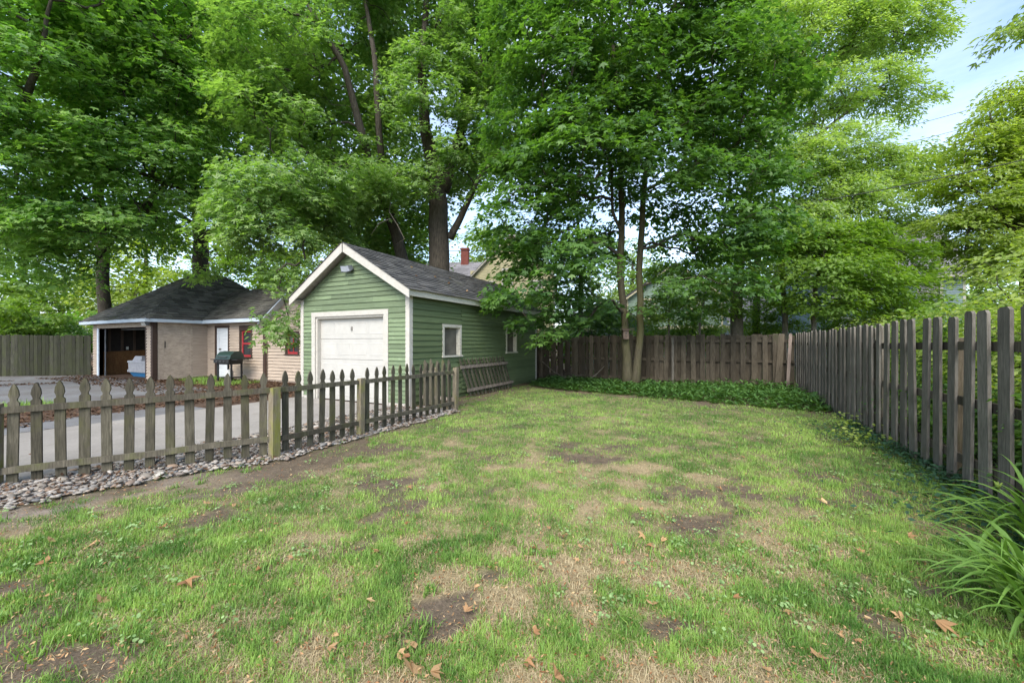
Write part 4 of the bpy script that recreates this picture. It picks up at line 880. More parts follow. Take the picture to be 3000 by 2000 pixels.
# double-trunked maple in front of the back fence
g0 = np.array((-2.47, 13.75, 0))
def q(px, py, zc): return at(px, py, zc)
T1 = [[(g0 + (-.10, 0, 0), .17), (q(1832, 960, 13.5), .125), (q(1818, 800, 13.5), .115), (q(1822, 600, 13.5), .10), (q(1812, 350, 13.4), .08), (q(1790, 60, 13.4), .055), (q(1800, -250, 13.3), .03)],
      [(g0 + (.10, .02, 0), .14), (q(1877, 960, 13.5), .115), (q(1872, 800, 13.5), .105), (q(1890, 520, 13.5), .09), (q(1925, 250, 13.4), .07), (q(1990, -50, 13.3), .04)],
      [(q(1828, 700, 13.5), .06), (q(1795, 620, 13.3), .05), (q(1790, 480, 13.0), .04), (q(1700, 330, 12.6), .025)],
      [(q(1886, 560, 13.5), .06), (q(2000, 500, 13.1), .045), (q(2150, 430, 12.8), .03)]]
lob = [L(1530, 880, 11.8, (1.1, 1.0, .6)), L(1600, 950, 12.4, (1.0, .9, .5)), L(1700, 900, 12.6, (.9, .8, .5)), L(1640, 760, 12.3, (1.9, 1.6, .9)), L(1560, 640, 12.4, (1.7, 1.5, 1.0)), L(2060, 830, 12.0, (1.6, 1.0, .55)), L(1960, 900, 12.8, (.9, .7, .35)),
       L(2130, 690, 12.5, (1.7, 1.6, 1.0)), L(1680, 470, 12.2, (2.2, 1.9, 1.3)), L(1960, 450, 11.9, (1.9, 1.7, 1.2)), L(2170, 480, 12.6, (1.6, 1.6, 1.2)), L(1560, 430, 13.2, (1.6, 1.5, 1.4)),
       L(1700, 230, 12.4, (2.4, 2.0, 1.5)), L(2030, 230, 12.2, (2.2, 2.0, 1.5)), L(1600, 120, 13.2, (1.8, 2.0, 1.6)), L(2200, 260, 13, (1.5, 1.6, 1.4)), L(1860, 30, 12.6, (3.0, 2.5, 1.6)), L(2100, -30, 13, (2.0, 2.2, 1.6)),
       L(1850, -260, 13.4, (3.2, 3.0, 1.8)), L(1720, 640, 14.6, (1.7, 1.2, 1.2)), L(2000, 660, 14.6, (1.7, 1.2, 1.2))]
tree('maple_tree', 'double-trunked maple with dense dark green leaves in front of the back fence', T1, lob, 'bark_maple', nb=820, lpb=74, lsize=.165, tpl=MAPLE, mat='leaf_maple', seed=1, tipbright=.2, spray=(1.15, .68), base_r=.009, fl=([L(1850, 300, 15.0, (3.6, 1.2, 3.6)), L(1640, 480, 14.6, (1.7, 1, 1.8)), L(2110, 430, 14.8, (1.8, 1, 2.2)), L(1850, -200, 13.6, (3.6, 2.5, 1.4))], 26000, .22))

# big silver maple behind the green garage
s0 = np.array(at(1288, 1003, 17.6)); s0[2] = 0
T2 = [[(s0, .50), (q(1287, 780, 17.6), .47), (q(1285, 620, 17.6), .43), (q(1280, 520, 17.6), .36), (q(1245, 380, 16.9), .24), (q(1235, 200, 16.4), .17), (q(1250, 0, 16.2), .11), (q(1240, -220, 17), .05)],
      [(q(1300, 560, 17.6), .26), (q(1345, 400, 17.3), .20), (q(1400, 220, 17), .14), (q(1455, 20, 16.8), .09), (q(1500, -150, 16.6), .04)],
      [(q(1318, 700, 17.6), .17), (q(1362, 610, 17.3), .13), (q(1405, 520, 17), .10), (q(1480, 420, 16.5), .05)],
      [(s0 + (-1.7, .4, 0), .30), (q(1180, 760, 18), .26), (q(1140, 620, 17.8), .22), (q(1070, 430, 16.4), .17), (q(1010, 200, 15.6), .12), (q(930, 60, 15.0), .08), (q(860, -60, 14.6), .03)],
      [(q(1128, 590, 17.8), .16), (q(1110, 380, 16.6), .13), (q(1095, 150, 16), .10), (q(1060, -60, 15.8), .06)],
      [(q(1085, 470, 17.3), .13), (q(985, 480, 16), .08), (q(880, 520, 14.8), .05), (q(800, 600, 13.8), .03)],
      [(q(1003, 170, 16.4), .09), (q(930, 60, 15.6), .07), (q(900, 55, 15), .04)]]
lob = [L(1190, 40, 17.4, (2.6, 2.0, 1.8)), L(980, 60, 17, (2.6, 2.0, 1.8)), L(820, 120, 14.5, (2.3, 2.0, 1.6)), L(930, 330, 16.9, (1.7, 1.4, 1.2)), L(780, 330, 14.2, (1.8, 1.6, 1.3)), L(1120, 330, 18, (1.2, 1.0, .9)), L(1230, 210, 15.8, (1.2, 1.3, 1.2)),
       L(1380, 130, 16.6, (2.0, 2.0, 2.2)), L(1430, 330, 17.2, (1.4, 1.6, 1.8)), L(1180, 470, 16.4, (1.0, 1.0, .7)), L(880, 520, 13.9, (1.7, 1.5, 1.0)), L(1020, 540, 14.8, (1.5, 1.4, .9)), L(760, 560, 13.4, (1.5, 1.3, 1.1)),
       L(940, 640, 15.2, (1.7, 1.6, .8)), L(820, 680, 13.6, (1.5, 1.3, .8)), L(720, 640, 13.0, (1.3, 1.2, .9)), L(830, 770, 13.0, (.7, .7, .4)), L(850, 850, 13.2, (.4, .45, .4)), L(835, 910, 12.6, (.35, .35, .25)), L(800, 960, 12.3, (.12, .12, .2)), L(1200, 340, 15.6, (1.0, 1.0, .8)), L(1300, 440, 15.8, (.8, .8, .7)), L(1060, 470, 16.4, (1.2, 1.0, .7)), L(1150, 570, 15.8, (1.2, 1.1, .7)), L(1410, 500, 17, (1.1, 1.1, 1.0)), L(1340, 290, 16, (1.1, 1.1, 1.0)), L(1000, 430, 16.6, (1.3, 1.0, .9)), L(1240, 520, 15.8, (.7, .7, .5)),
       L(1100, -180, 16.2, (3.6, 3.0, 2.0)), L(1400, -120, 16.6, (2.6, 2.6, 2.0)), L(1120, 600, 17, (1.0, 1.0, .8)), L(1230, 580, 16.4, (.6, .6, .6)), L(605, 795, 15.2, (.35, .35, .15))]
tree('silver_maple_tree', 'huge silver maple with a thick dark trunk behind the green garage roof', T2, lob, 'bark_dark', nb=1050, lpb=66, lsize=.185, tpl=SILVER, mat='leaf_silver', seed=2, tipbright=.55, spray=(1.0, .6), droop=.5, flat=.10, base_r=.010, fl=([L(820, 250, 17.5, (3.4, 1.5, 3.6)), L(1090, 330, 19, (2.6, 1.4, 3.0)), L(860, 560, 16.3, (2.4, 1.2, 1.3)), L(1010, 640, 18, (2.2, 1.2, 1.2)), L(1430, 200, 18.5, (1.8, 1.4, 3)), L(1150, -150, 17, (3.6, 2, 1.6)), L(1250, 520, 20, (2.8, 1.2, 2.2)), L(1080, 560, 19.5, (2.2, 1.2, 2.0)), L(1400, 480, 20, (1.6, 1.2, 1.6)), L(1120, 700, 20.5, (2.2, 1.0, 1.1)), L(1230, 660, 21, (2.0, 1.0, 1.3)), L(1180, 780, 22, (2.0, 1, .9))], 48000, .24))

sm = [o for o in COL.objects if o.name == 'silver_maple_tree'][0]
for pts in ([(1150, 560, 15.6), (1140, 620, 15.4), (1165, 660, 15.3), (1185, 700, 15.2), (1160, 715, 15.2)], [(1170, 500, 15.7), (1130, 560, 15.5), (1090, 590, 15.4), (1060, 600, 15.4)], [(1145, 640, 15.4), (1110, 655, 15.3), (1085, 690, 15.3)]):
    b = MB(); b.tube([q(*p_) for p_ in pts], [.022 * (1 - .7 * i / (len(pts) - 1)) for i in range(len(pts))], 5); b.build('dead_branch', 'dead_twig', sm, True)
# maples on the left
m0 = np.array((-28.6, 9.2, 0))
T3 = [[(m0, .32), (q(302, 850, 20.8), .27), (q(300, 700, 20.6), .25), (q(285, 520, 20.2), .20), (q(300, 300, 19.5), .14), (q(320, 50, 19), .08)],
      [(q(298, 700, 20.6), .14), (q(220, 640, 20), .10), (q(120, 560, 18), .07), (q(60, 480, 15), .05)],
      [(q(290, 560, 20.3), .15), (q(380, 420, 18.5), .11), (q(440, 300, 16.5), .08), (q(520, 200, 15), .05)],
      [(q(296, 480, 20), .12), (q(250, 350, 17.5), .10), (q(180, 200, 15), .07)],
      [(q(300, 660, 20.5), .12), (q(400, 620, 18), .08), (q(480, 540, 16), .05)]]
lob = [L(90, 650, 13.4, (2.1, 1.8, .9)), L(270, 640, 14.2, (2.1, 1.8, .9)), L(60, 450, 12.8, (2.3, 2.0, 1.1)), L(260, 440, 13.8, (2.0, 1.8, .9)), L(420, 520, 15, (2.0, 1.8, 1.1)), L(420, 330, 15, (1.8, 1.6, 1.0)), L(160, 240, 13.5, (2.2, 2.0, 1.2)),
       L(330, 160, 14.6, (2.4, 2.0, 1.3)), L(560, 250, 16, (2.2, 2.0, 1.5)), L(560, 60, 15.8, (2.6, 2.2, 1.6)), L(200, 20, 13.8, (2.8, 2.4, 1.5)), L(420, -60, 15, (3.0, 2.6, 1.5)), L(150, 770, 15, (2.2, 1.6, .7)), L(420, 640, 16.5, (1.6, 1.4, .6)), L(560, 500, 17, (2.2, 2.0, 1.6)), L(500, 230, 14.6, (1.4, 1.2, 1.0)), L(520, 430, 15, (1.4, 1.2, .9)), L(600, 570, 16, (1.2, 1.1, .8)), L(640, 300, 15, (1.2, 1.1, 1.0)),
       L(380, 700, 18, (2.2, 1.8, .8))]
tree('maple_tree', 'broad maple on the left with layered green boughs above the tan outbuilding', T3, lob, 'bark_dark', nb=860, lpb=68, lsize=.165, tpl=MAPLE, mat='leaf_left', seed=3, tipbright=.75, spray=(1.25, .72), droop=.3, base_r=.009, fl=([L(230, 350, 17.5, (4.6, 1.8, 4)), L(560, 280, 19, (3.0, 1.8, 4)), L(150, 640, 17, (3.4, 1.4, 1.1)), L(330, 20, 17, (5, 2, 2.4)), L(420, 640, 19, (2.5, 1.5, .9))], 30000, .25))  # strong tip tint paints highlights onto the left boughs
n0 = np.array((-20.6, 1.0, 0))
T3b = [[(n0, .34), (n0 + (.1, .1, 3.5), .28), (n0 + (.3, .3, 6.5), .22), (n0 + (.2, .2, 10), .12), (n0 + (.1, .1, 13), .05)], [(n0 + (.2, .2, 5.2), .15), (q(60, 330, 12.5), .11), (q(110, 200, 12), .08), (q(150, 0, 11.8), .04)]]
lob = [L(-60, 330, 12, (1.7, 1.8, 1.4)), L(20, 110, 11.6, (1.8, 1.7, 1.3)), L(-150, 560, 12.5, (1.6, 1.6, 1.0)), L(120, -60, 12, (2.2, 2, 1.3)), L(-250, 200, 13, (3, 2.6, 3)), L(-40, 640, 13, (1.2, 1.2, .6))]
tree('maple_tree', 'maple at the left edge of the picture with dark upright trunk', T3b, lob, 'bark_dark', nb=260, lpb=60, lsize=.165, tpl=MAPLE, mat='leaf_left', seed=4, base_r=.01)
f0 = np.array(at(590, 1003, 25)); f0[2] = 0
T4 = [[(f0, .50), (q(588, 780, 25), .44), (q(590, 700, 25), .40), (q(575, 600, 25), .26), (q(560, 400, 24.6), .18), (q(560, 100, 24), .08)], [(q(592, 705, 25), .28), (q(640, 665, 24.8), .22), (q(700, 560, 24.3), .15), (q(740, 350, 24), .08)], [(q(575, 660, 25), .15), (q(480, 600, 24), .09), (q(400, 540, 23.5), .05)]]
lob = [L(600, 560, 22.5, (3.2, 2.4, 1.3)), L(480, 640, 23, (2.6, 2.2, 1.0)), L(700, 600, 22.5, (2.8, 2.2, 1.6)), L(420, 480, 23.5, (3, 2.4, 1.8)), L(620, 380, 23, (4, 3, 2.6)), L(560, 100, 23, (4.5, 3.2, 3)), L(760, 300, 23, (3.6, 2.6, 3)), L(880, 600, 23, (3, 2, 1.8)), L(700, 770, 24, (1.6, 1.4, .7))]
tree('forked_tree', 'forked broadleaf tree with thick trunk behind the hip roof', T4, lob, 'bark_dark', nb=420, lpb=60, lsize=.23, tpl=OVAL, mat='leaf_bright', seed=5, spray=(1.6, 1.0), base_r=.014)

# right side: tall ash, light maple, saplings
a0 = np.array(at(2160, 1003, 17)); a0[2] = 0
T5 = [[(a0, .27), (q(2158, 850, 17), .24), (q(2175, 650, 17.2), .20), (q(2230, 420, 17.6), .16), (q(2320, 220, 18), .12), (q(2420, 20, 18.2), .08), (q(2500, -150, 18.4), .03)], [(q(2195, 560, 17.3), .12), (q(2330, 450, 17.6), .09), (q(2480, 330, 18), .06), (q(2600, 240, 18.2), .03)], [(q(2330, 200, 18), .08), (q(2480, 150, 18.2), .06), (q(2620, 90, 18.4), .03)], [(q(2180, 640, 17.2), .10), (q(2360, 600, 17.4), .07), (q(2520, 560, 17.6), .04)]]
lob = [L(2420, 90, 18, (2.8, 2.3, 1.5)), L(2600, 60, 18.4, (1.9, 1.7, 1.1)), L(2690, 100, 18.4, (1.0, .9, .6)), L(2550, 250, 18, (1.6, 1.5, .7)), L(2640, 300, 18.2, (1.2, 1.0, .35)), L(2380, 290, 17.8, (1.9, 1.7, 1.1)), L(2430, 450, 17.6, (2.1, 1.8, 1.1)), L(2600, 480, 17.6, (1.9, 1.6, .8)), L(2680, 530, 17.8, (1.0, .9, .5)),
       L(2320, 470, 17, (1.5, 1.4, 1.2)), L(2420, 570, 17, (1.6, 1.3, .9)), L(2520, 540, 17.2, (1.5, 1.2, .7)), L(2580, 720, 17, (1.4, 1.0, .6)), L(2450, 740, 16.6, (1.5, 1.1, .7)), L(2500, 620, 17.2, (1.9, 1.5, .7)), L(2620, 640, 17.4, (1.2, 1.0, .45)), L(2350, 650, 16.8, (1.5, 1.3, .8)), L(2450, -150, 18.4, (3.4, 2.6, 1.6)), L(2280, 100, 17.4, (1.8, 1.6, 1.5))]
tree('ash_tree', 'tall airy ash with light feathery leaves reaching into the blue sky', T5, lob, 'bark_grey', nb=1750, lpb=66, lsize=.185, tpl=SLIM, mat='leaf_ash', seed=6, tipbright=.4, spray=(1.05, .5), droop=.45, flat=.05, base_r=.008)
y0 = np.array(at(3010, 1003, 14.2)); y0[2] = 0
T6 = [[(y0, .24), (q(3010, 800, 14.2), .20), (q(2985, 650, 14.2), .16), (q(2975, 480, 14.3), .12), (q(2990, 300, 14.5), .06)], [(q(2995, 700, 14.2), .10), (q(2900, 600, 14.2), .07), (q(2810, 520, 14.3), .03)], [(q(3000, 740, 14.2), .09), (q(2900, 690, 14.2), .06), (q(2790, 640, 14.3), .03)], [(q(2980, 560, 14.3), .08), (q(2930, 430, 14.4), .05), (q(2900, 330, 14.5), .02)]]
lob = [L(2960, 330, 14.4, (.9, .9, .55)), L(2880, 420, 14.4, (.9, .9, .5)), L(2990, 470, 14, (1.2, 1.1, .6)), L(2830, 540, 14.4, (1.0, .9, .45)), L(2930, 600, 14, (1.3, 1.2, .5)), L(2790, 650, 14.4, (.8, .8, .4)), L(2880, 710, 14.2, (1.2, 1.1, .45)), L(3080, 600, 14, (1.6, 1.5, 1.2)), L(3100, 380, 14.5, (1.5, 1.4, 1.2)), L(2960, 760, 14, (1.2, 1.1, .4)), L(3020, 250, 14.6, (.9, .9, .5))]
tree('maple_tree', 'light yellow-green maple with dark bare limbs at the right edge beyond the fence', T6, lob, 'bark_dark', nb=800, lpb=62, lsize=.18, tpl=SLIM, mat='leaf_yellow', seed=7, tipbright=.3, spray=(.95, .55), flat=.05, base_r=.008)
def sapling(label, px, py0, zc, tops, lobes, seed, mat='leaf_bright', r=.07, nb=120, tpl=OVAL, ls=.15, bk='bark_grey'):
    s = np.array(at(px, 1003, zc)); s[2] = 0
    ln = [[(s, r), (q(px, 930, zc), r * .9)] + [(q(*t), r * (.8 - .5 * i / max(1, len(tops)))) for i, t in enumerate(tops)]]
    return tree('sapling', label, ln, lobes, bk, 'young trees beyond the back fence', nb=nb, lpb=56, lsize=ls, tpl=tpl, mat=mat, seed=seed, spray=(.9, .55), base_r=.007)
sapling('young tree with pale forked stem at the fence corner', 2300, 0, 15.6, [(2295, 820, 15.6), (2280, 680, 15.5), (2260, 560, 15.4)], [L(2280, 800, 14.8, (1.0, .9, .6)), L(2250, 690, 15, (1.2, 1.0, .7)), L(2350, 720, 15.2, (1.0, .9, .6)), L(2190, 620, 15.2, (1.0, 1, .8)), L(2330, 880, 15.2, (.7, .7, .35))], 8, r=.11, nb=190)
sapling('dark young maple leaning over the far end of the right fence', 2385, 0, 14.6, [(2390, 830, 14.4), (2420, 720, 14.2)], [L(2400, 800, 13.8, (.9, .8, .5)), L(2480, 770, 14, (1.0, .8, .5)), L(2560, 820, 14, (1.1, .9, .5)), L(2650, 800, 14.4, (.7, .7, .35)), L(2600, 730, 14.6, (1.0, .8, .4)), L(2420, 880, 14, (.8, .7, .4)), L(2470, 690, 14.6, (1.1, .9, .6)), L(2500, 880, 14.2, (.9, .7, .4)), L(2610, 890, 14.2, (.8, .7, .35)), L(2690, 870, 14.4, (.5, .5, .3)), L(2380, 700, 14.4, (1.1, 1.0, .6))], 9, 'leaf_bright', r=.09, nb=330)
sapling('thin crooked sapling left of the thick ash trunk', 2050, 0, 16.2, [(2062, 880, 16.2), (2080, 780, 16.2)], [L(2060, 880, 16, (.8, .8, .4)), L(2100, 780, 16.2, (1.0, 1.0, .7)), L(2120, 900, 16.4, (.8, .8, .4))], 10, r=.055, nb=70)
sapling('slender sapling right of the double-trunked maple', 1960, 0, 16.8, [(1962, 880, 16.8), (1968, 800, 16.8)], [L(1955, 880, 16.6, (.9, .8, .45)), L(1980, 800, 16.8, (.9, .9, .6)), L(1910, 930, 16.6, (.6, .6, .35))], 11, r=.04, nb=70)
sapling('grey trunk standing just right of the thick ash trunk', 2215, 0, 18, [(2216, 800, 18), (2240, 600, 18)], [L(2240, 700, 18, (1.3, 1.2, .8)), L(2180, 860, 17.6, (1.0, .8, .5)), L(2250, 900, 17.6, (.9, .8, .4))], 12, r=.17, nb=90)
sapling('slim tree with low leaves left of the double-trunked maple', 1700, 0, 17.2, [(1702, 800, 17.2), (1690, 620, 17.2)], [L(1640, 860, 16.6, (1.4, 1.0, .7)), L(1720, 920, 16.6, (1.2, .9, .5)), L(1600, 740, 17, (1.4, 1.2, .9)), L(1740, 760, 17.2, (1.2, 1, .7))], 13, 'leaf_maple', r=.12, nb=150, tpl=MAPLE)
# background trees
def back_tree(label, px, zc, top, rx, mat='leaf_far', seed=0, low=.35, nb=150, ls=.34, tr=.28, fn=5200):
    s = np.array(at(px, 1003, zc)); s[2] = 0; H = top; lines = [[(s, tr), (s + (.2, 0, H * .35), tr * .8), (s + (.1, .2, H * .75), tr * .4)]]
    lb = [(s + np.array((rx * .5 * math.cos(a), rx * .5 * math.sin(a), H * z)), (rx * .62, rx * .62, H * .17)) for a, z in ((0.3, low + .02), (2.3, low + .08), (4.2, low + .05), (1.2, low + .28), (3.4, low + .30), (5.4, low + .33))] + [(s + (0, 0, H * .85), (rx * .5, rx * .5, H * .14))]
    t = tree('background_tree', label, lines, lb, 'bark_dark', 'trees in the distance', nb=nb, lpb=52, lsize=ls, tpl=OVAL, mat=mat, seed=seed, spray=(2.0, 1.3), flat=.10, base_r=.02)
    fill(t, [(s + (0, 0, H * .5), (rx * .9, rx * .9, H * .42))], fn, ls * 1.25, mat, seed); return t
back_tree('far tree behind the left maples, nearest the left edge', 60, 34, 13, 5.5, 'leaf_bright', 20, .12, 170)
back_tree('far tree seen between the left trunk and the forked trunk', 420, 36, 14, 5.5, 'leaf_yellow', 21, .14, 170)
back_tree('far tree behind the wing roof of the tan outbuilding', 760, 36, 15, 5.5, 'leaf_bright', 22, .14, 170)
back_tree('far tree behind the gable of the green garage', 1000, 38, 17, 5.5, 'leaf_yellow', 23, .18, 170)
back_tree('far tree filling the gap left of the silver maple trunk', 1150, 31, 13, 4.5, 'leaf_bright', 24, .14, 150)
back_tree('far pale tree right of the teal house', 2860, 34, 10, 4.5, 'leaf_far', 26, .15, 130)
back_tree('far pale tree behind the houses beyond the back fence', 2150, 46, 15, 5.5, 'leaf_far', 27, .2, 120)
back_tree('far tree showing right of the silver maple trunk', 1450, 46, 17, 5, 'leaf_far', 28, .45, 90)
back_tree('far tree rising behind the sage houses', 1850, 48, 15, 6, 'leaf_far', 29, .3, 120)
# shrubs and hedge
def bush(name, label, c, r, mat, seed, nb=70, ls=.085, tpl=OVAL, group=None, h0=.25, lpb=60):
    t = empty(name); tag(t, label, 'shrub', group); R = np.random.default_rng(seed); c = np.array(c, float); nodes = []
    for k in range(5):
        e = c + R.normal(0, .35, 3) * r; e[2] = c[2]; p0 = np.array((c[0] + R.normal(0, .12), c[1] + R.normal(0, .12), -.05)); pts = [p0, p0 + (e - p0) * .5 + R.normal(0, .06, 3), e]
        b = MB(); b.tube(pts, [.03, .022, .012], 5); b.build('stem', 'bark_dark', t, True); nodes += [pts[1], pts[2]]
    lb = [(c + np.array((math.cos(a) * r[0] * .45, math.sin(a) * r[1] * .45, dz * r[2])), (r[0] * .6, r[1] * .6, r[2] * .5)) for a, dz in ((.5, .35), (2.6, .3), (4.7, .4), (1.5, -.25), (3.6, -.3), (5.7, -.2))]
    crown(t, lb, nb, lpb, ls, tpl, mat, nodes, spray=(.55, .4), droop=.3, flat=.09, seed=seed, base_r=.005, tipbright=.4, stem_name='twigs', zmin=.06); return t
for i, (x, y, z, r, mat, lab) in enumerate([(3.45, 4.2, .95, (.8, .95, 1.0), 'leaf_left', 'leafy green shrub right behind the nearest boards of the right fence'), (3.5, 5.9, 1.15, (.8, 1.0, 1.2), 'leaf_yellow', 'yellow-green shrub rising just above the near boards of the right fence'), (3.6, 7.6, 1.2, (.85, 1.0, 1.2), 'leaf_yellow', 'yellow-green shrub behind the middle of the right fence'),
        (3.6, 9.4, 1.2, (.8, 1.0, 1.1), 'leaf_bright', 'rounded green shrub behind the far half of the right fence'), (3.55, 11.4, 1.15, (.8, 1.1, 1.0), 'leaf_yellow', 'pale shrub with reddish tips behind the far end of the right fence'), (4.6, 6.8, 1.9, (1.2, 1.4, 1.5), 'leaf_yellow', 'tall bright shrub standing back from the right fence'), (5.2, 9.6, 1.9, (1.3, 1.5, 1.5), 'leaf_yellow', 'tall bright shrub in front of the teal house'), (4.6, 4.2, 1.6, (1.1, 1.2, 1.3), 'leaf_bright', 'tall green shrub at the right edge of the picture behind the fence')]):
    bush('shrub', lab, (x, y, z), r, mat, 40 + i, nb=130, ls=.072 if i < 3 else .09, group='shrubs behind the right fence')
for i, y in enumerate((3.0, 5.0, 6.8, 8.6)):
    bush('shrub', ('low dark shrub seen between the nearest fence boards', 'low dark shrub behind the leaning fence board', 'low dark shrub seen through the middle boards of the right fence', 'low dark shrub seen through the far boards of the right fence')[i], (2.98, y, .62), (.42, .95, .62), 'leaf_maple', 55 + i, nb=90, ls=.06, group='low shrubs behind the right fence')
for i, (px, zc, z, r, mat, lab) in enumerate([(60, 20, 2.2, (2.2, 1.8, 1.9), 'leaf_bright', 'large leafy shrub above the mossy fence at the left edge'), (200, 21.5, 1.9, (2.0, 1.6, 1.7), 'leaf_left', 'dark leafy shrub between the mossy fence and the left trunk'), (-60, 19, 2.0, (2, 2, 1.8), 'leaf_bright', 'leafy shrub cut off by the left edge of the picture'), (400, 27, 2.4, (2.2, 1.8, 2.0), 'leaf_left', 'dark shrub behind the hip roof'), (480, 28, 2.2, (2.2, 1.8, 2.0), 'leaf_bright', 'light shrub behind the ridge of the hip roof')]):
    p = at(px, 1003, zc); bush('shrub', lab, (p[0], p[1], z), r, mat, 60 + i, nb=110, ls=.17, group='shrubs behind the left fence')
for i, (px, zc, z, r, mat, lab) in enumerate([(1650, 18.5, 1.3, (1.4, 1.0, 1.0), 'leaf_bright', 'green bush glimpsed over the left part of the back fence'), (1900, 18.5, 1.5, (1.2, .9, .8), 'leaf_bright', 'green bush over the back fence right of the double trunk'), (2120, 19, 1.5, (1.3, 1.0, .9), 'leaf_yellow', 'yellow-green bush over the back fence near its right end')]):
    p = at(px, 1003, zc); bush('shrub', lab, (p[0], p[1], z), r, mat, 70 + i, nb=60, ls=.14, group='bushes behind the back fence')
for i, (px, zc, z, r, mat, lab) in enumerate([(1760, 17.6, 1.9, (1.2, .8, 1.3), 'leaf_maple', 'tall dark bush left of the double trunk over the back fence'), (2010, 17.8, 2.0, (1.3, .8, 1.3), 'leaf_bright', 'tall leafy bush between the double trunk and the ash trunk'), (2260, 17.2, 1.9, (1.3, .8, 1.3), 'leaf_bright', 'tall leafy bush behind the back fence corner'), (1560, 17.5, 2.0, (1.3, .8, 1.5), 'leaf_maple', 'tall dark bush between the garage and the back fence'), (2440, 16.5, 1.9, (1.2, .9, 1.3), 'leaf_bright', 'tall leafy bush behind the far end of the right fence'), (2620, 14.5, 1.8, (1.1, .9, 1.2), 'leaf_yellow', 'bright leafy bush in front of the teal house wall')]):
    p = at(px, 1003, zc); bush('shrub', lab, (p[0], p[1], z), r, mat, 80 + i, nb=85, ls=.12, group='understory behind the back fence')
r0 = np.array(at(3380, 1003, 8.5)); r0[2] = 0
T8 = [[(r0, .22), (r0 + (0, 0, 4.5), .17), (r0 + (-.2, 0, 7.5), .12), (r0 + (-.3, 0, 9.5), .05)], [(r0 + (-.1, 0, 6.5), .08), (q(3150, 60, 8.4), .05), (q(3010, 80, 8.3), .02)]]
tree('maple_tree', 'maple branch reaching into the top right corner against the sky', T8, [L(2975, 85, 8.2, (.22, .2, .16)), L(3060, 40, 8.3, (.4, .4, .3)), L(3250, 0, 8.4, (1.4, 1.3, 1.0)), L(3420, -150, 8.6, (1.8, 1.6, 1.4))], 'bark_dark', nb=60, lpb=46, lsize=.14, tpl=SILVER, mat='leaf_far', seed=14, spray=(.75, .4), base_r=.006)

# ================================================================== SMALL THINGS
# birdhouse on the left trunk of the maple
bp = at(1833, 979, 13.3); bh = empty('birdhouse', (bp[0], bp[1], bp[2]), TH - .1); tag(bh, 'small weathered wooden birdhouse on the left trunk of the double maple', 'birdhouse')
b = MB(); b.box(-.09, .09, -.08, .08, -.16, .13); b.build('box', 'birdhouse_wood', bh)
b = MB(); b.hexa([(-.115, -.13, .125), (.115, -.13, .125), (.115, .09, .175), (-.115, .09, .175), (-.115, -.13, .145), (.115, -.13, .145), (.115, .09, .195), (-.115, .09, .195)]); b.build('roof', 'birdhouse_wood', bh)
b = MB(); b.tube([(0, -.0805, .03), (0, -.083, .03)], .025, 12); b.build('entrance_hole_disc', 'black_plastic', bh)  # black disc on the solid box stands for the shade inside a hole
b = MB(); b.tube([(0, -.08, -.04), (0, -.13, -.04)], .008, 6); b.build('perch', 'birdhouse_wood', bh)
b = MB(); b.box(-.03, .03, .08, .15, -.12, .1); b.build('backplate', 'birdhouse_wood', bh)
# wires
def wire(label, p, e, r, sag):
    b = MB(); p = np.array(p); e = np.array(e); pts = [p + (e - p) * t - np.array((0, 0, sag * 4 * t * (1 - t))) for t in np.linspace(0, 1, 17)]; b.tube(pts, r, 5); tag(b.build('utility_wire', 'cable', None, True), label, 'wire', 'overhead wires')
wire('thick black overhead cable crossing the ash tree to the right edge', at(2200, 622, 17), at(3250, 410, 12), .018, .15)
wire('upper thin wire against the blue sky on the right', at(2560, 395, 22), at(3250, 190, 15), .010, .15)
wire('lower thin wire against the blue sky on the right', at(2560, 440, 22), at(3250, 250, 15), .010, .15)
wire('thin slanting service wire in front of the teal house roof', at(2390, 800, 15.2), at(3050, 500, 14), .009, .2)
wire('thin dark wire above the green garage ridge', at(1290, 735, 17.2), at(1900, 700, 22), .012, .2)
# dead branches heaped in the back left corner
def branch(label, pts, r, seed, twigs=5):
    R = np.random.default_rng(seed); b = MB(); P = [np.array(p, float) for p in pts]; b.tube(P, [r * (1 - .6 * i / (len(P) - 1)) for i in range(len(P))], 6)
    for k in range(twigs):
        i = R.integers(0, len(P) - 1); t = R.random(); a = P[i] + (P[i + 1] - P[i]) * t; e = a + R.normal(0, .18, 3); e[2] = max(.03, a[2] + abs(R.normal(0, .1))); b.tube([a, (a + e) / 2 + R.normal(0, .02, 3), e], [r * .45, r * .3, r * .15], 4)
    tag(b.build('fallen_branch', 'dead_twig' if r < .02 else 'bark_grey', None, True), label, 'branch', 'dead branches in the back left corner')
branch('long pale dead branch slanting down beside the garage back corner', [(-6.0, 14.5, .75), (-5.4, 14.3, .35), (-4.7, 14.1, .10), (-3.9, 13.9, .05)], .018, 1)
branch('thick dead branch propped upright against the back fence left of the maple', [(-4.1, 14.1, .04), (-3.85, 14.4, .32), (-3.6, 14.7, .62)], .035, 2, 2)
branch('dead branch lying along the foot of the back fence', [(-5.9, 14.2, .12), (-5.2, 14.0, .16), (-4.4, 13.8, .08)], .022, 3, 8)
branch('twiggy dead branch on the heap beside the garage', [(-5.7, 14.4, .10), (-5.0, 14.35, .22), (-4.3, 14.5, .14)], .015, 4, 10)
branch('bare forked stick on the heap in front of the back fence', [(-5.5, 13.9, .05), (-4.9, 14.2, .2), (-4.2, 14.3, .3)], .014, 5, 9)

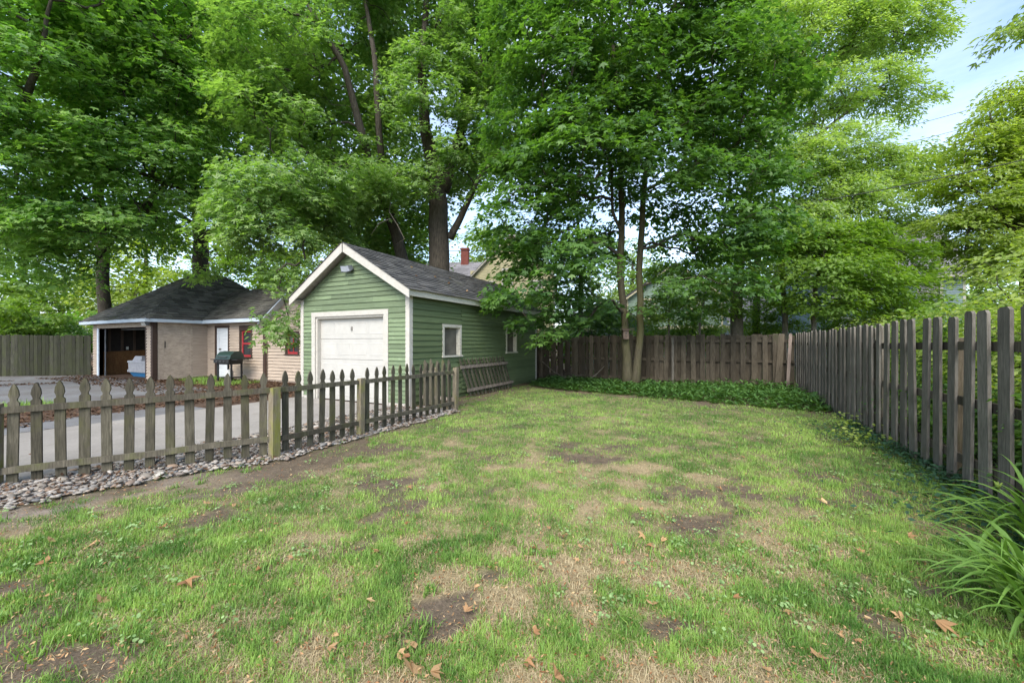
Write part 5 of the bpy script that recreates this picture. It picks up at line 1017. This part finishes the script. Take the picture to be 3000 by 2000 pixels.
# ------------------------------------------------------------------ river stones along the fence
def in_bed(x, y):
    return (x > -6.62) & (x < lawn_left(y) + .06 + .25 * (fbm(x * 3, y * 3, 3) - .5)) & (y < 7.3) & (y > -2.5)
bed = empty('gravel_bed'); tag(bed, 'bed of rounded river stones between driveway and picket fence', kind='structure')
mb = MB(); yy = np.linspace(-2.6, 7.25, 60); ptsl = [(-6.60, y) for y in yy] + [(float(lawn_left(y)) - .02, y) for y in yy[::-1]]
mb.add([(x, y, .006) for x, y in ptsl], [(i, i + 1, 118 - i, 119 - i) for i in range(59)]); mb.build('bed_soil', 'stone_foundation', bed)
def pebble(seed):
    R = np.random.default_rng(seed); b = MB(); n = 7; rings = []
    for z, s_ in ((-.45, .55), (0, 1), (.42, .62)):
        rings.append([(s_ * math.cos(2 * math.pi * k / n) * (1 + R.normal(0, .07)), s_ * math.sin(2 * math.pi * k / n) * (1 + R.normal(0, .07)), z + R.normal(0, .03)) for k in range(n)])
    loft(b, rings); return b
pb = [pebble(s_) for s_ in range(6)]; pm = [p.mesh('stone', True) for p in pb]
for p in pm: p.materials.append(MATS['pebble']); p.attributes['tint'].data.foreach_set('value', np.zeros(len(p.vertices), np.float32))
sx = rng.uniform(-6.62, -4.7, 13000); sy = rng.uniform(.2, 7.3, 13000); ok = in_bed(sx, sy); sx, sy = sx[ok], sy[ok]
d2 = np.hypot(sx, sy); vis = (-SN * sx + CS * sy) > .75 * np.abs(CS * sx + SN * sy); sr = np.clip(rng.lognormal(math.log(.018), .36, len(sx)), .011, .055)
order = np.argsort(-(sr / d2) * vis); big = order[:300]; rest = order[300:3700]
layer = rng.uniform(0, .035, len(sx))
for i in big:
    o = new('stone', pm[int(rng.integers(0, 6))], None, bed); s_ = sr[i]; o.location = (sx[i], sy[i], .012 + s_ * .30 + layer[i] * .6); o.scale = (s_ * rng.uniform(1, 1.5), s_ * rng.uniform(.75, 1), s_ * rng.uniform(.6, .95)); o.rotation_euler = (rng.normal(0, .2), rng.normal(0, .2), rng.uniform(0, 6.28))
VV = []; FF = []; TT = []; off = 0; tri = [np.array([t for f in p.f for t in ([(f[0], f[k], f[k + 1]) for k in range(1, len(f) - 1)])]) for p in pb]
for i in rest:
    k = int(rng.integers(0, 6)); v = np.array(pb[k].v); a = rng.uniform(0, 6.28); s_ = sr[i]; ca, sa_ = math.cos(a), math.sin(a); v = v * (s_ * rng.uniform(1, 1.5), s_ * rng.uniform(.75, 1), s_ * rng.uniform(.6, .95))
    v = np.c_[v[:, 0] * ca - v[:, 1] * sa_ + sx[i], v[:, 0] * sa_ + v[:, 1] * ca + sy[i], v[:, 2] + .012 + s_ * .3 + layer[i] * .3]
    VV.append(v); FF.append(tri[k] + off); TT.append(np.full(len(v), rng.random())); off += len(v)
me = np_mesh('stones', np.concatenate(VV), np.concatenate(FF), np.concatenate(TT)); me.polygons.foreach_set('use_smooth', [True] * len(me.polygons))
tag(new('loose_stones', me, 'pebble', bed), kind='stuff')

R = np.random.default_rng(78); x = R.uniform(-6.6, -4.8, 5000); y = R.uniform(.3, 7.3, 5000); ok = in_bed(x, y) & (fbm(x * 1.5, y * 1.5 + 7, 3) > .47); x, y = x[ok], y[ok]; n = len(x)
tag(leaves('bed_litter', np.c_[x, y, R.uniform(.03, .06, n)], np.c_[R.normal(0, .5, (n, 2)), np.ones(n)], R.normal(0, 1, (n, 3)), R.uniform(.02, .05, n), np.clip(R.normal(.5, .3, n), 0, 1), OVAL, 'litter', bed), kind='stuff')
# ------------------------------------------------------------------ leaf litter round the tan outbuilding
R = np.random.default_rng(77); n = 30000
x = R.uniform(-25, -10.1, n); y = R.uniform(-1, 9.4, n); f = fbm(x * .45 + 3, y * .45, 4)
keep = (((x > -13.4) & (x < -11.2)) | (y > 5.9 + 1.0 * (f - .5)) | (f > .60)) & ~((y > 7.5) & (x < -19.6)) & ~((x > -10.4)) & (R.random(n) < .25 + 1.1 * f)
x, y = x[keep], y[keep]; n = len(x)
lit = leaves('leaf_litter', np.c_[x, y, R.uniform(.012, .035, n)], np.c_[R.normal(0, .35, (n, 2)), np.ones(n)], R.normal(0, 1, (n, 3)), R.uniform(.05, .11, n), np.clip(R.normal(.4, .25, n), 0, 1), OVAL, 'litter', None)
tag(lit, 'brown fallen leaves strewn over the asphalt around the tan outbuilding', 'leaf litter', kind='stuff')
def strew_grass(name, label, x, y, h, w_, tint, mat, lean=.5, kind='stuff', cat=None, seed=0):
    """grass blades: three triangles each, bent over"""
    R = np.random.default_rng(seed); n = len(x); a = R.uniform(0, 2 * np.pi, n); d = np.c_[np.cos(a), np.sin(a), np.zeros(n)]; s_ = np.c_[-np.sin(a), np.cos(a), np.zeros(n)]
    z = ground_z(x, y) - .004; base = np.c_[x, y, z]; ln = np.abs(R.normal(lean, .3, n)); up = np.tile((0, 0, 1.), (n, 1))
    midp = base + up * (h * .58)[:, None] * np.clip(1 - .25 * ln, .3, 1)[:, None] + d * (h * ln * .28)[:, None]; tip = base + up * (h * np.clip(1 - .45 * ln, .12, 1))[:, None] + d * (h * ln * .85)[:, None]
    hw = (w_ / 2)[:, None]; V = np.stack([base - s_ * hw, base + s_ * hw, midp + s_ * hw * .8, midp - s_ * hw * .8, tip], 1).reshape(-1, 3)
    nr_ = (-SN * x + CS * y) < 3.0; tn = np.repeat(tint, 5); A = (np.array([(0, 1, 2), (0, 2, 3), (3, 2, 4)])[None] + (np.where(nr_)[0] * 5)[:, None, None]).reshape(-1, 3)
    fa = np.where(~nr_)[0]; V3 = V.reshape(-1, 5, 3); Vf = V3[fa][:, (0, 1, 4)].reshape(-1, 3); nb_ = len(V); V = np.concatenate([V, Vf]); Fc = np.concatenate([A, nb_ + np.arange(len(Vf)).reshape(-1, 3)])
    used = np.unique(Fc); mp_ = np.zeros(len(V), int); mp_[used] = np.arange(len(used)); tint5 = np.concatenate([tn, np.repeat(tint[fa], 3)])[used]; V = V[used]; Fc = mp_[Fc]
    return tag(new(name, np_mesh(name, V, Fc, tint5), mat), label, cat, kind=kind)
# ------------------------------------------------------------------ lawn
def lawn_points(n, seed, band):
    R = np.random.default_rng(seed); zc = np.exp(R.uniform(math.log(band[0]), math.log(band[1]), n)); a = R.uniform(-1.42, 1.42, n)
    x = zc * (-SN + a * CS); y = zc * (CS + a * SN); ok = (x > lawn_left(y) - .05) & (x < 2.6) & (y < np.minimum(cover_front(x) + .15, 14.8)); return x[ok], y[ok], zc[ok], R
x, y, zc, R = lawn_points(780000, 1, (1.45, 15)); g, st, bare = lawn_fields(x, y); tuft = fbm(x * 6.5, y * 6.5, 3)
keep = R.random(len(x)) < np.clip(g * 1.25, 0, 1) ** 1.4 * np.clip(.38 + 2.0 * (tuft - .30), .2, 1); x, y, zc, g, tuft = x[keep], y[keep], zc[keep], g[keep], tuft[keep]; n = len(x)
h = (.016 + .026 * np.clip(tuft * 1.5 - .25, 0, 1) + .022 * R.random(n)) * (1 + .25 * g); wd = np.clip(.0018 + .0009 * zc, .0028, .012) * R.uniform(.7, 1.2, n)
tone = fbm(x * 1.7 + 60, y * 1.7, 3); strew_grass('lawn_grass', 'short patchy green lawn grass', x, y, h, wd, np.clip(.50 + 1.9 * (tone - .5) + 1.1 * (fbm(x * 9 + 3, y * 9, 2) - .5) + R.normal(0, .2, n), 0, 1), 'grass', .55, seed=3, cat='grass'); NG = n
x, y, zc, R = lawn_points(200000, 2, (1.45, 14)); g, st, bare = lawn_fields(x, y); keep = R.random(len(x)) < np.clip(st * 1.2, 0.12, 1) * (1 - .75 * bare); x, y, zc = x[keep], y[keep], zc[keep]; n = len(x)
strew_grass('dry_grass', 'straw coloured dead grass matted in the worn lawn', x, y, R.uniform(.02, .055, n), np.clip(.002 + .0009 * zc, .0028, .011), np.clip(R.normal(.5, .25, n), 0, 1), 'straw', 1.35, seed=4, cat='grass'); NS = n
# coarse tufts
R = np.random.default_rng(9); tx = []; ty = []
for k in range(420):
    zz = math.exp(R.uniform(math.log(1.8), math.log(13))); a = R.uniform(-1.35, 1.35); cx, cy_ = zz * (-SN + a * CS), zz * (CS + a * SN)
    if cx < lawn_left(cy_) - .15 or cx > 2.2 or cy_ > cover_front(cx): continue
    m_ = int(R.integers(18, 46)); rr_ = R.uniform(.02, .06); tx += list(cx + R.normal(0, rr_, m_)); ty += list(cy_ + R.normal(0, rr_, m_))
tx, ty = np.array(tx), np.array(ty); n = len(tx); strew_grass('coarse_grass', 'taller coarse grass tufts dotted over the lawn', tx, ty, R.uniform(.045, .10, n), R.uniform(.004, .007, n) + .0005 * np.hypot(tx, ty), np.clip(R.normal(.30, .2, n), 0, 1), 'grass', .6, seed=5, cat='grass')
# grass by the wing and along the asphalt
R = np.random.default_rng(10); n = 5000; x = R.uniform(-19.2, -15, n); y = R.uniform(7.6, 9.3, n); k_ = fbm(x * 1.1, y * 1.1, 3) > .48; x, y = x[k_], y[k_]; x2 = np.concatenate([x, R.uniform(-15, -13.2, 1500)]); y2 = np.concatenate([y, R.uniform(2.2, 3.6, 1500)]); n = len(x2)
strew_grass('rough_grass', 'rough grass growing among dead leaves near the grill', x2, y2, R.uniform(.08, .22, n), R.uniform(.010, .018, n), np.clip(R.normal(.55, .2, n), 0, 1), 'grass', .5, seed=6, cat='grass')
# broad-leaved weeds, clover like rosettes
R = np.random.default_rng(12); P = []; Nn = []; Tp = []; S = []; 
for k in range(620):
    zz = math.exp(R.uniform(math.log(1.9), math.log(11))); a = R.uniform(-1.3, 1.3); cx, cy_ = zz * (-SN + a * CS), zz * (CS + a * SN)
    if cx < lawn_left(cy_) or cx > 2.2 or cy_ > cover_front(cx) or fbm(np.array([cx * 1.2 + 9]), np.array([cy_ * 1.2]), 3)[0] < .47: continue
    for j in range(int(R.integers(6, 20))):
        an = R.uniform(0, 6.28); rr_ = R.uniform(.01, .06); P.append((cx + rr_ * math.cos(an), cy_ + rr_ * math.sin(an), R.uniform(.015, .055))); Nn.append((.4 * math.cos(an) + R.normal(0, .2), .4 * math.sin(an) + R.normal(0, .2), 1)); Tp.append((math.cos(an), math.sin(an), 0)); S.append(R.uniform(.010, .022) + .0012 * zz)
P = np.array(P); P[:, 2] += ground_z(P[:, 0], P[:, 1]); ROUND = (np.array([(0, 0, 0), (.34, .25, .04), (.42, .65, .05), (0, 1, -.03), (-.42, .65, .05), (-.34, .25, .04)]), np.array([(0, 1, 2), (0, 2, 3), (0, 3, 4), (0, 4, 5)]))
tag(leaves('lawn_weeds', P, np.array(Nn, float), np.array(Tp, float), np.array(S), np.clip(R.normal(.5, .25, len(P)), 0, 1), ROUND, 'weed', None), 'low pale clover and round-leaved weeds in the lawn', 'weeds', kind='stuff')

x, y, zc, R = lawn_points(26000, 6, (1.5, 12)); n = len(x)
tag(leaves('lawn_debris', np.c_[x, y, ground_z(x, y) + R.uniform(.004, .03, n)], np.c_[R.normal(0, .5, (n, 2)), np.ones(n)], R.normal(0, 1, (n, 3)), R.uniform(.008, .028, n), np.clip(R.normal(.35, .3, n), 0, 1), SLIM, 'dead_leaf', None), 'brown crumbs of leaves and twigs among the grass', 'leaf litter', kind='stuff')
# ------------------------------------------------------------------ ground cover by the fences
R = np.random.default_rng(14); P = []; Nn = []; Tp = []; S = []; Tn = []
for k in range(2600):
    x = R.uniform(-5.6, 2.2); y = R.uniform(cover_front(x), 14.75)
    if R.random() > .9 - .35 * (y - cover_front(x) > 2.6) or ((x + 2.47) ** 2 + (y - 13.75) ** 2) < .06: continue
    hh = R.uniform(.03, .20) * (1 + .5 * sstep(-1.5, .5, np.array(x))) * sstep(.0, .7, np.array(y - cover_front(x))) + .03
    for j in range(int(R.integers(4, 8))):
        an = R.uniform(0, 6.28); P.append((x + .05 * math.cos(an), y + .05 * math.sin(an), hh * R.uniform(.35, 1))); Nn.append((.5 * math.cos(an + 3.1), .5 * math.sin(an + 3.1), 1 + R.normal(0, .2))); Tp.append((math.cos(an), math.sin(an), R.uniform(-.3, .9))); S.append(R.uniform(.09, .18)); Tn.append(R.normal(.42, .25))
BLADE = (np.array([(0, 0, 0), (.17, .35, .05), (.13, .7, .0), (0, 1, -.12), (-.13, .7, .0), (-.17, .35, .05)]), np.array([(0, 1, 2), (0, 2, 3), (0, 3, 4), (0, 4, 5)]))
tag(leaves('ground_cover', np.array(P), np.array(Nn, float), np.array(Tp, float), np.array(S), np.clip(Tn, 0, 1), BLADE, 'leaf_ground', None), 'broad-leaved green ground cover along the foot of the back fence', 'ground cover', kind='stuff')
P = []; Nn = []; Tp = []; S = []; Tn = []
for k in range(9000):
    if k < 6500:
        y = R.uniform(2.2, 12.2); wdt = .55 + .25 * math.sin(y * 1.7); x = 2.42 - abs(R.normal(0, .30)) * wdt / .55 * (1 if y < 8.8 else .4)
        if y > 9 and R.random() < .5: continue
    else: x = R.uniform(-6.0, -4.2); y = R.uniform(12.9, 14.2)
    P.append((x, y, R.uniform(.02, .13))); Nn.append((R.normal(0, .4), R.normal(0, .4), 1)); an = R.uniform(0, 6.28); Tp.append((math.cos(an), math.sin(an), -.1)); S.append(R.uniform(.035, .065)); Tn.append(R.normal(.45, .25))
tag(leaves('vinca_cover', np.array(P), np.array(Nn, float), np.array(Tp, float), np.array(S), np.clip(Tn, 0, 1), OVAL, 'leaf_vinca', None), 'dark small-leaved vinca creeping along the foot of the right fence', 'ground cover', kind='stuff')
P = []; Nn = []; Tp = []; S = []; Tn = []
for k in range(170):
    c = R.choice(3); cx, cy_, rr_ = ((1.95, 7.7, .22), (2.1, 8.9, .15), (1.8, 7.2, .15))[c]; P.append((cx + R.normal(0, rr_), cy_ + R.normal(0, rr_), R.uniform(.05, .28))); Nn.append((R.normal(0, .4), R.normal(0, .4), 1)); an = R.uniform(0, 6.28); Tp.append((math.cos(an), math.sin(an), 0)); S.append(R.uniform(.035, .065)); Tn.append(R.normal(.6, .2))
tag(leaves('seedlings', np.array(P), np.array(Nn, float), np.array(Tp, float), np.array(S), np.clip(Tn, 0, 1), ROUND, 'leaf_yellow', None), 'bright yellow-green seedlings at the foot of the right fence', 'weeds', kind='stuff')

# ------------------------------------------------------------------ daylily clump, every leaf its own part
def lily(label, c, n, seed, lmin, lmax, spread, bias):
    R = np.random.default_rng(seed); t = empty('daylily_plant', (c[0], c[1], 0)); tag(t, label, 'plant', 'daylilies by the right fence')
    for k in range(n):
        a = R.uniform(0, 6.28) if R.random() > bias else math.pi + R.normal(.2, .7); Ln = R.uniform(lmin, lmax); w_ = R.uniform(.022, .035); x0, y0_ = R.normal(0, spread), R.normal(0, spread)
        el = math.radians(R.uniform(42, 82)); cur = math.radians(R.uniform(75, 150)); p = np.array((x0, y0_, -.01)); pts = []; m_ = 9; d = np.array((math.cos(a), math.sin(a))); s_ = np.array((-math.sin(a), math.cos(a), 0)); tw = R.normal(0, .15)
        b = MB(); prev = None
        for i in range(m_ + 1):
            u = i / m_; e = el - cur * u ** 1.5; wi = w_ * (.75 + .5 * math.sin(math.pi * min(u * 1.15, 1))) * (1 - max(0, u - .6) / .4 * .96) / 1.15
            nrm_ = np.array((-math.sin(e) * d[0], -math.sin(e) * d[1], math.cos(e))); ss = s_ * math.cos(tw * u) + nrm_ * math.sin(tw * u); pts.append((p - ss * wi / 2 + nrm_ * wi * .18, p.copy(), p + ss * wi / 2 + nrm_ * wi * .18))
            p = p + np.array((d[0] * math.cos(e), d[1] * math.cos(e), math.sin(e))) * Ln / m_
            if p[2] < .012 and i > 2: p[2] = .012
        tn = float(np.clip(R.normal(.5, .22), 0, 1))
        b.add([v for r3 in pts for v in r3], [f for i in range(m_) for f in ((3 * i, 3 * i + 1, 3 * i + 4, 3 * i + 3), (3 * i + 1, 3 * i + 2, 3 * i + 5, 3 * i + 4))], tn); b.build('leaf', 'leaf_lily', t, True)
    return t
l1 = gnd(2960, 1800); l2 = gnd(3080, 1620); l3 = gnd(3130, 1900)
lily('large clump of long arching daylily leaves at the lower right edge', (l1[0] + .16, l1[1] + .05), 60, 1, .5, .85, .07, .45)
lily('second daylily clump partly out of view nearest the right fence', (l2[0], l2[1]), 50, 2, .55, .9, .08, .5)
lily('third daylily clump cut off by the lower right edge', (l3[0], l3[1]), 45, 3, .45, .8, .08, .4)
fb = MB(); fp = np.array((l2[0], l2[1], 0)); tipp = at(2925, 1430, 2.9); fb.tube([fp, fp + (tipp - fp) * .6 + (0, 0, .08), tipp], [.006, .005, .004], 6)
st_ = fb.build('flower_stalk', 'leaf_lily', None, True); tag(st_, 'thin daylily stalk with small yellow bud in front of the near boards', 'flower stalk')
fb = MB()
for k in range(5):
    an = k * 1.25; fb.tube([tipp, tipp + np.array((.02 * math.cos(an), .02 * math.sin(an), .045))], [.007, .003], 5)
fb.build('bud', 'leaf_yellow', st_, True)

# ------------------------------------------------------------------ fallen leaves on the lawn, one by one
def dead_leaf_mesh(seed):
    R = np.random.default_rng(seed); V, T = MAPLE; b = MB(); v = V.copy(); v[:, 1] -= .4; v[:, 2] += .25 * (v[:, 0] ** 2) * R.uniform(.4, 1.4) + R.normal(0, .05, len(v)) + .08
    if seed % 3 == 0: v[:, 0] *= .55
    b.add(v, [tuple(t) for t in T], float(R.uniform(.15, 1))); return b.mesh('fallen_leaf')
DM = [dead_leaf_mesh(s_) for s_ in range(8)]
for m_ in DM: m_.materials.append(MATS['dead_leaf'])
def dead(px, py, size, k, label, group=None):
    g_ = gnd(px, py); o = new('fallen_leaf', DM[k % 8]); o.location = (g_[0], g_[1], float(ground_z(*g_)[0]) + .028); o.scale = (size,) * 3; R = random.Random(k * 7 + 1); o.rotation_euler = (R.gauss(0, .25), R.gauss(0, .25), R.uniform(0, 6.28)); tag(o, label, 'leaf', group)
dead(1205, 1975, .10, 1, 'large tan dried leaf standing at the bottom edge of the lawn')
dead(1280, 1990, .08, 4, 'pale dried leaf cut by the bottom edge of the picture')
dead(1550, 1960, .06, 2, 'small orange maple leaf on bare soil near the bottom edge')
dead(1632, 1995, .07, 5, 'rust brown leaf at the bottom edge right of centre')
dead(2770, 1845, .10, 7, 'crumpled tan leaf beside the daylilies at lower right')
dead(2630, 1808, .08, 3, 'pale curled leaf on the grass left of the daylilies')
dead(2405, 1478, .12, 6, 'pale torn leaf on the grass before the right fence')
dead(480, 1552, .09, 0, 'curled brown leaf on the bare soil below the picket fence')
dead(550, 1725, .10, 2, 'broad tan leaf lying flat in the left part of the lawn')
dead(150, 1590, .06, 1, 'small orange leaf on the sandy soil at the left')
R = np.random.default_rng(21)
for k in range(70):
    dead(R.uniform(60, 2750), 1320 + 660 * R.random() ** .8, R.uniform(.035, .07), int(k), 'small dry orange-brown leaf scattered on the lawn', 'small dry leaves on the lawn')
for k, (u, v_) in enumerate([(1.2, .9), (2.3, 1.2), (2.6, .9), (3.4, 1.5), (3.1, .55), (4.3, .8), (1.7, 1.6), (5.0, 1.2)]):
    o = new('fallen_leaf', DM[k % 8]); sl = math.atan2(PKZ - EZ, EXR - PKX); o.location = (EXR - v_ * math.cos(sl), RY0 + u, EZ + v_ * math.sin(sl) + .075); o.rotation_euler = (0, sl, k * 1.3); o.scale = (.09,) * 3
    tag(o, 'pale leaf scrap lying on the shingles of the green garage', 'leaf', 'leaf scraps on the garage roof')
print('TRIS crowns', NTRI, 'grass', NG, 'straw', NS)
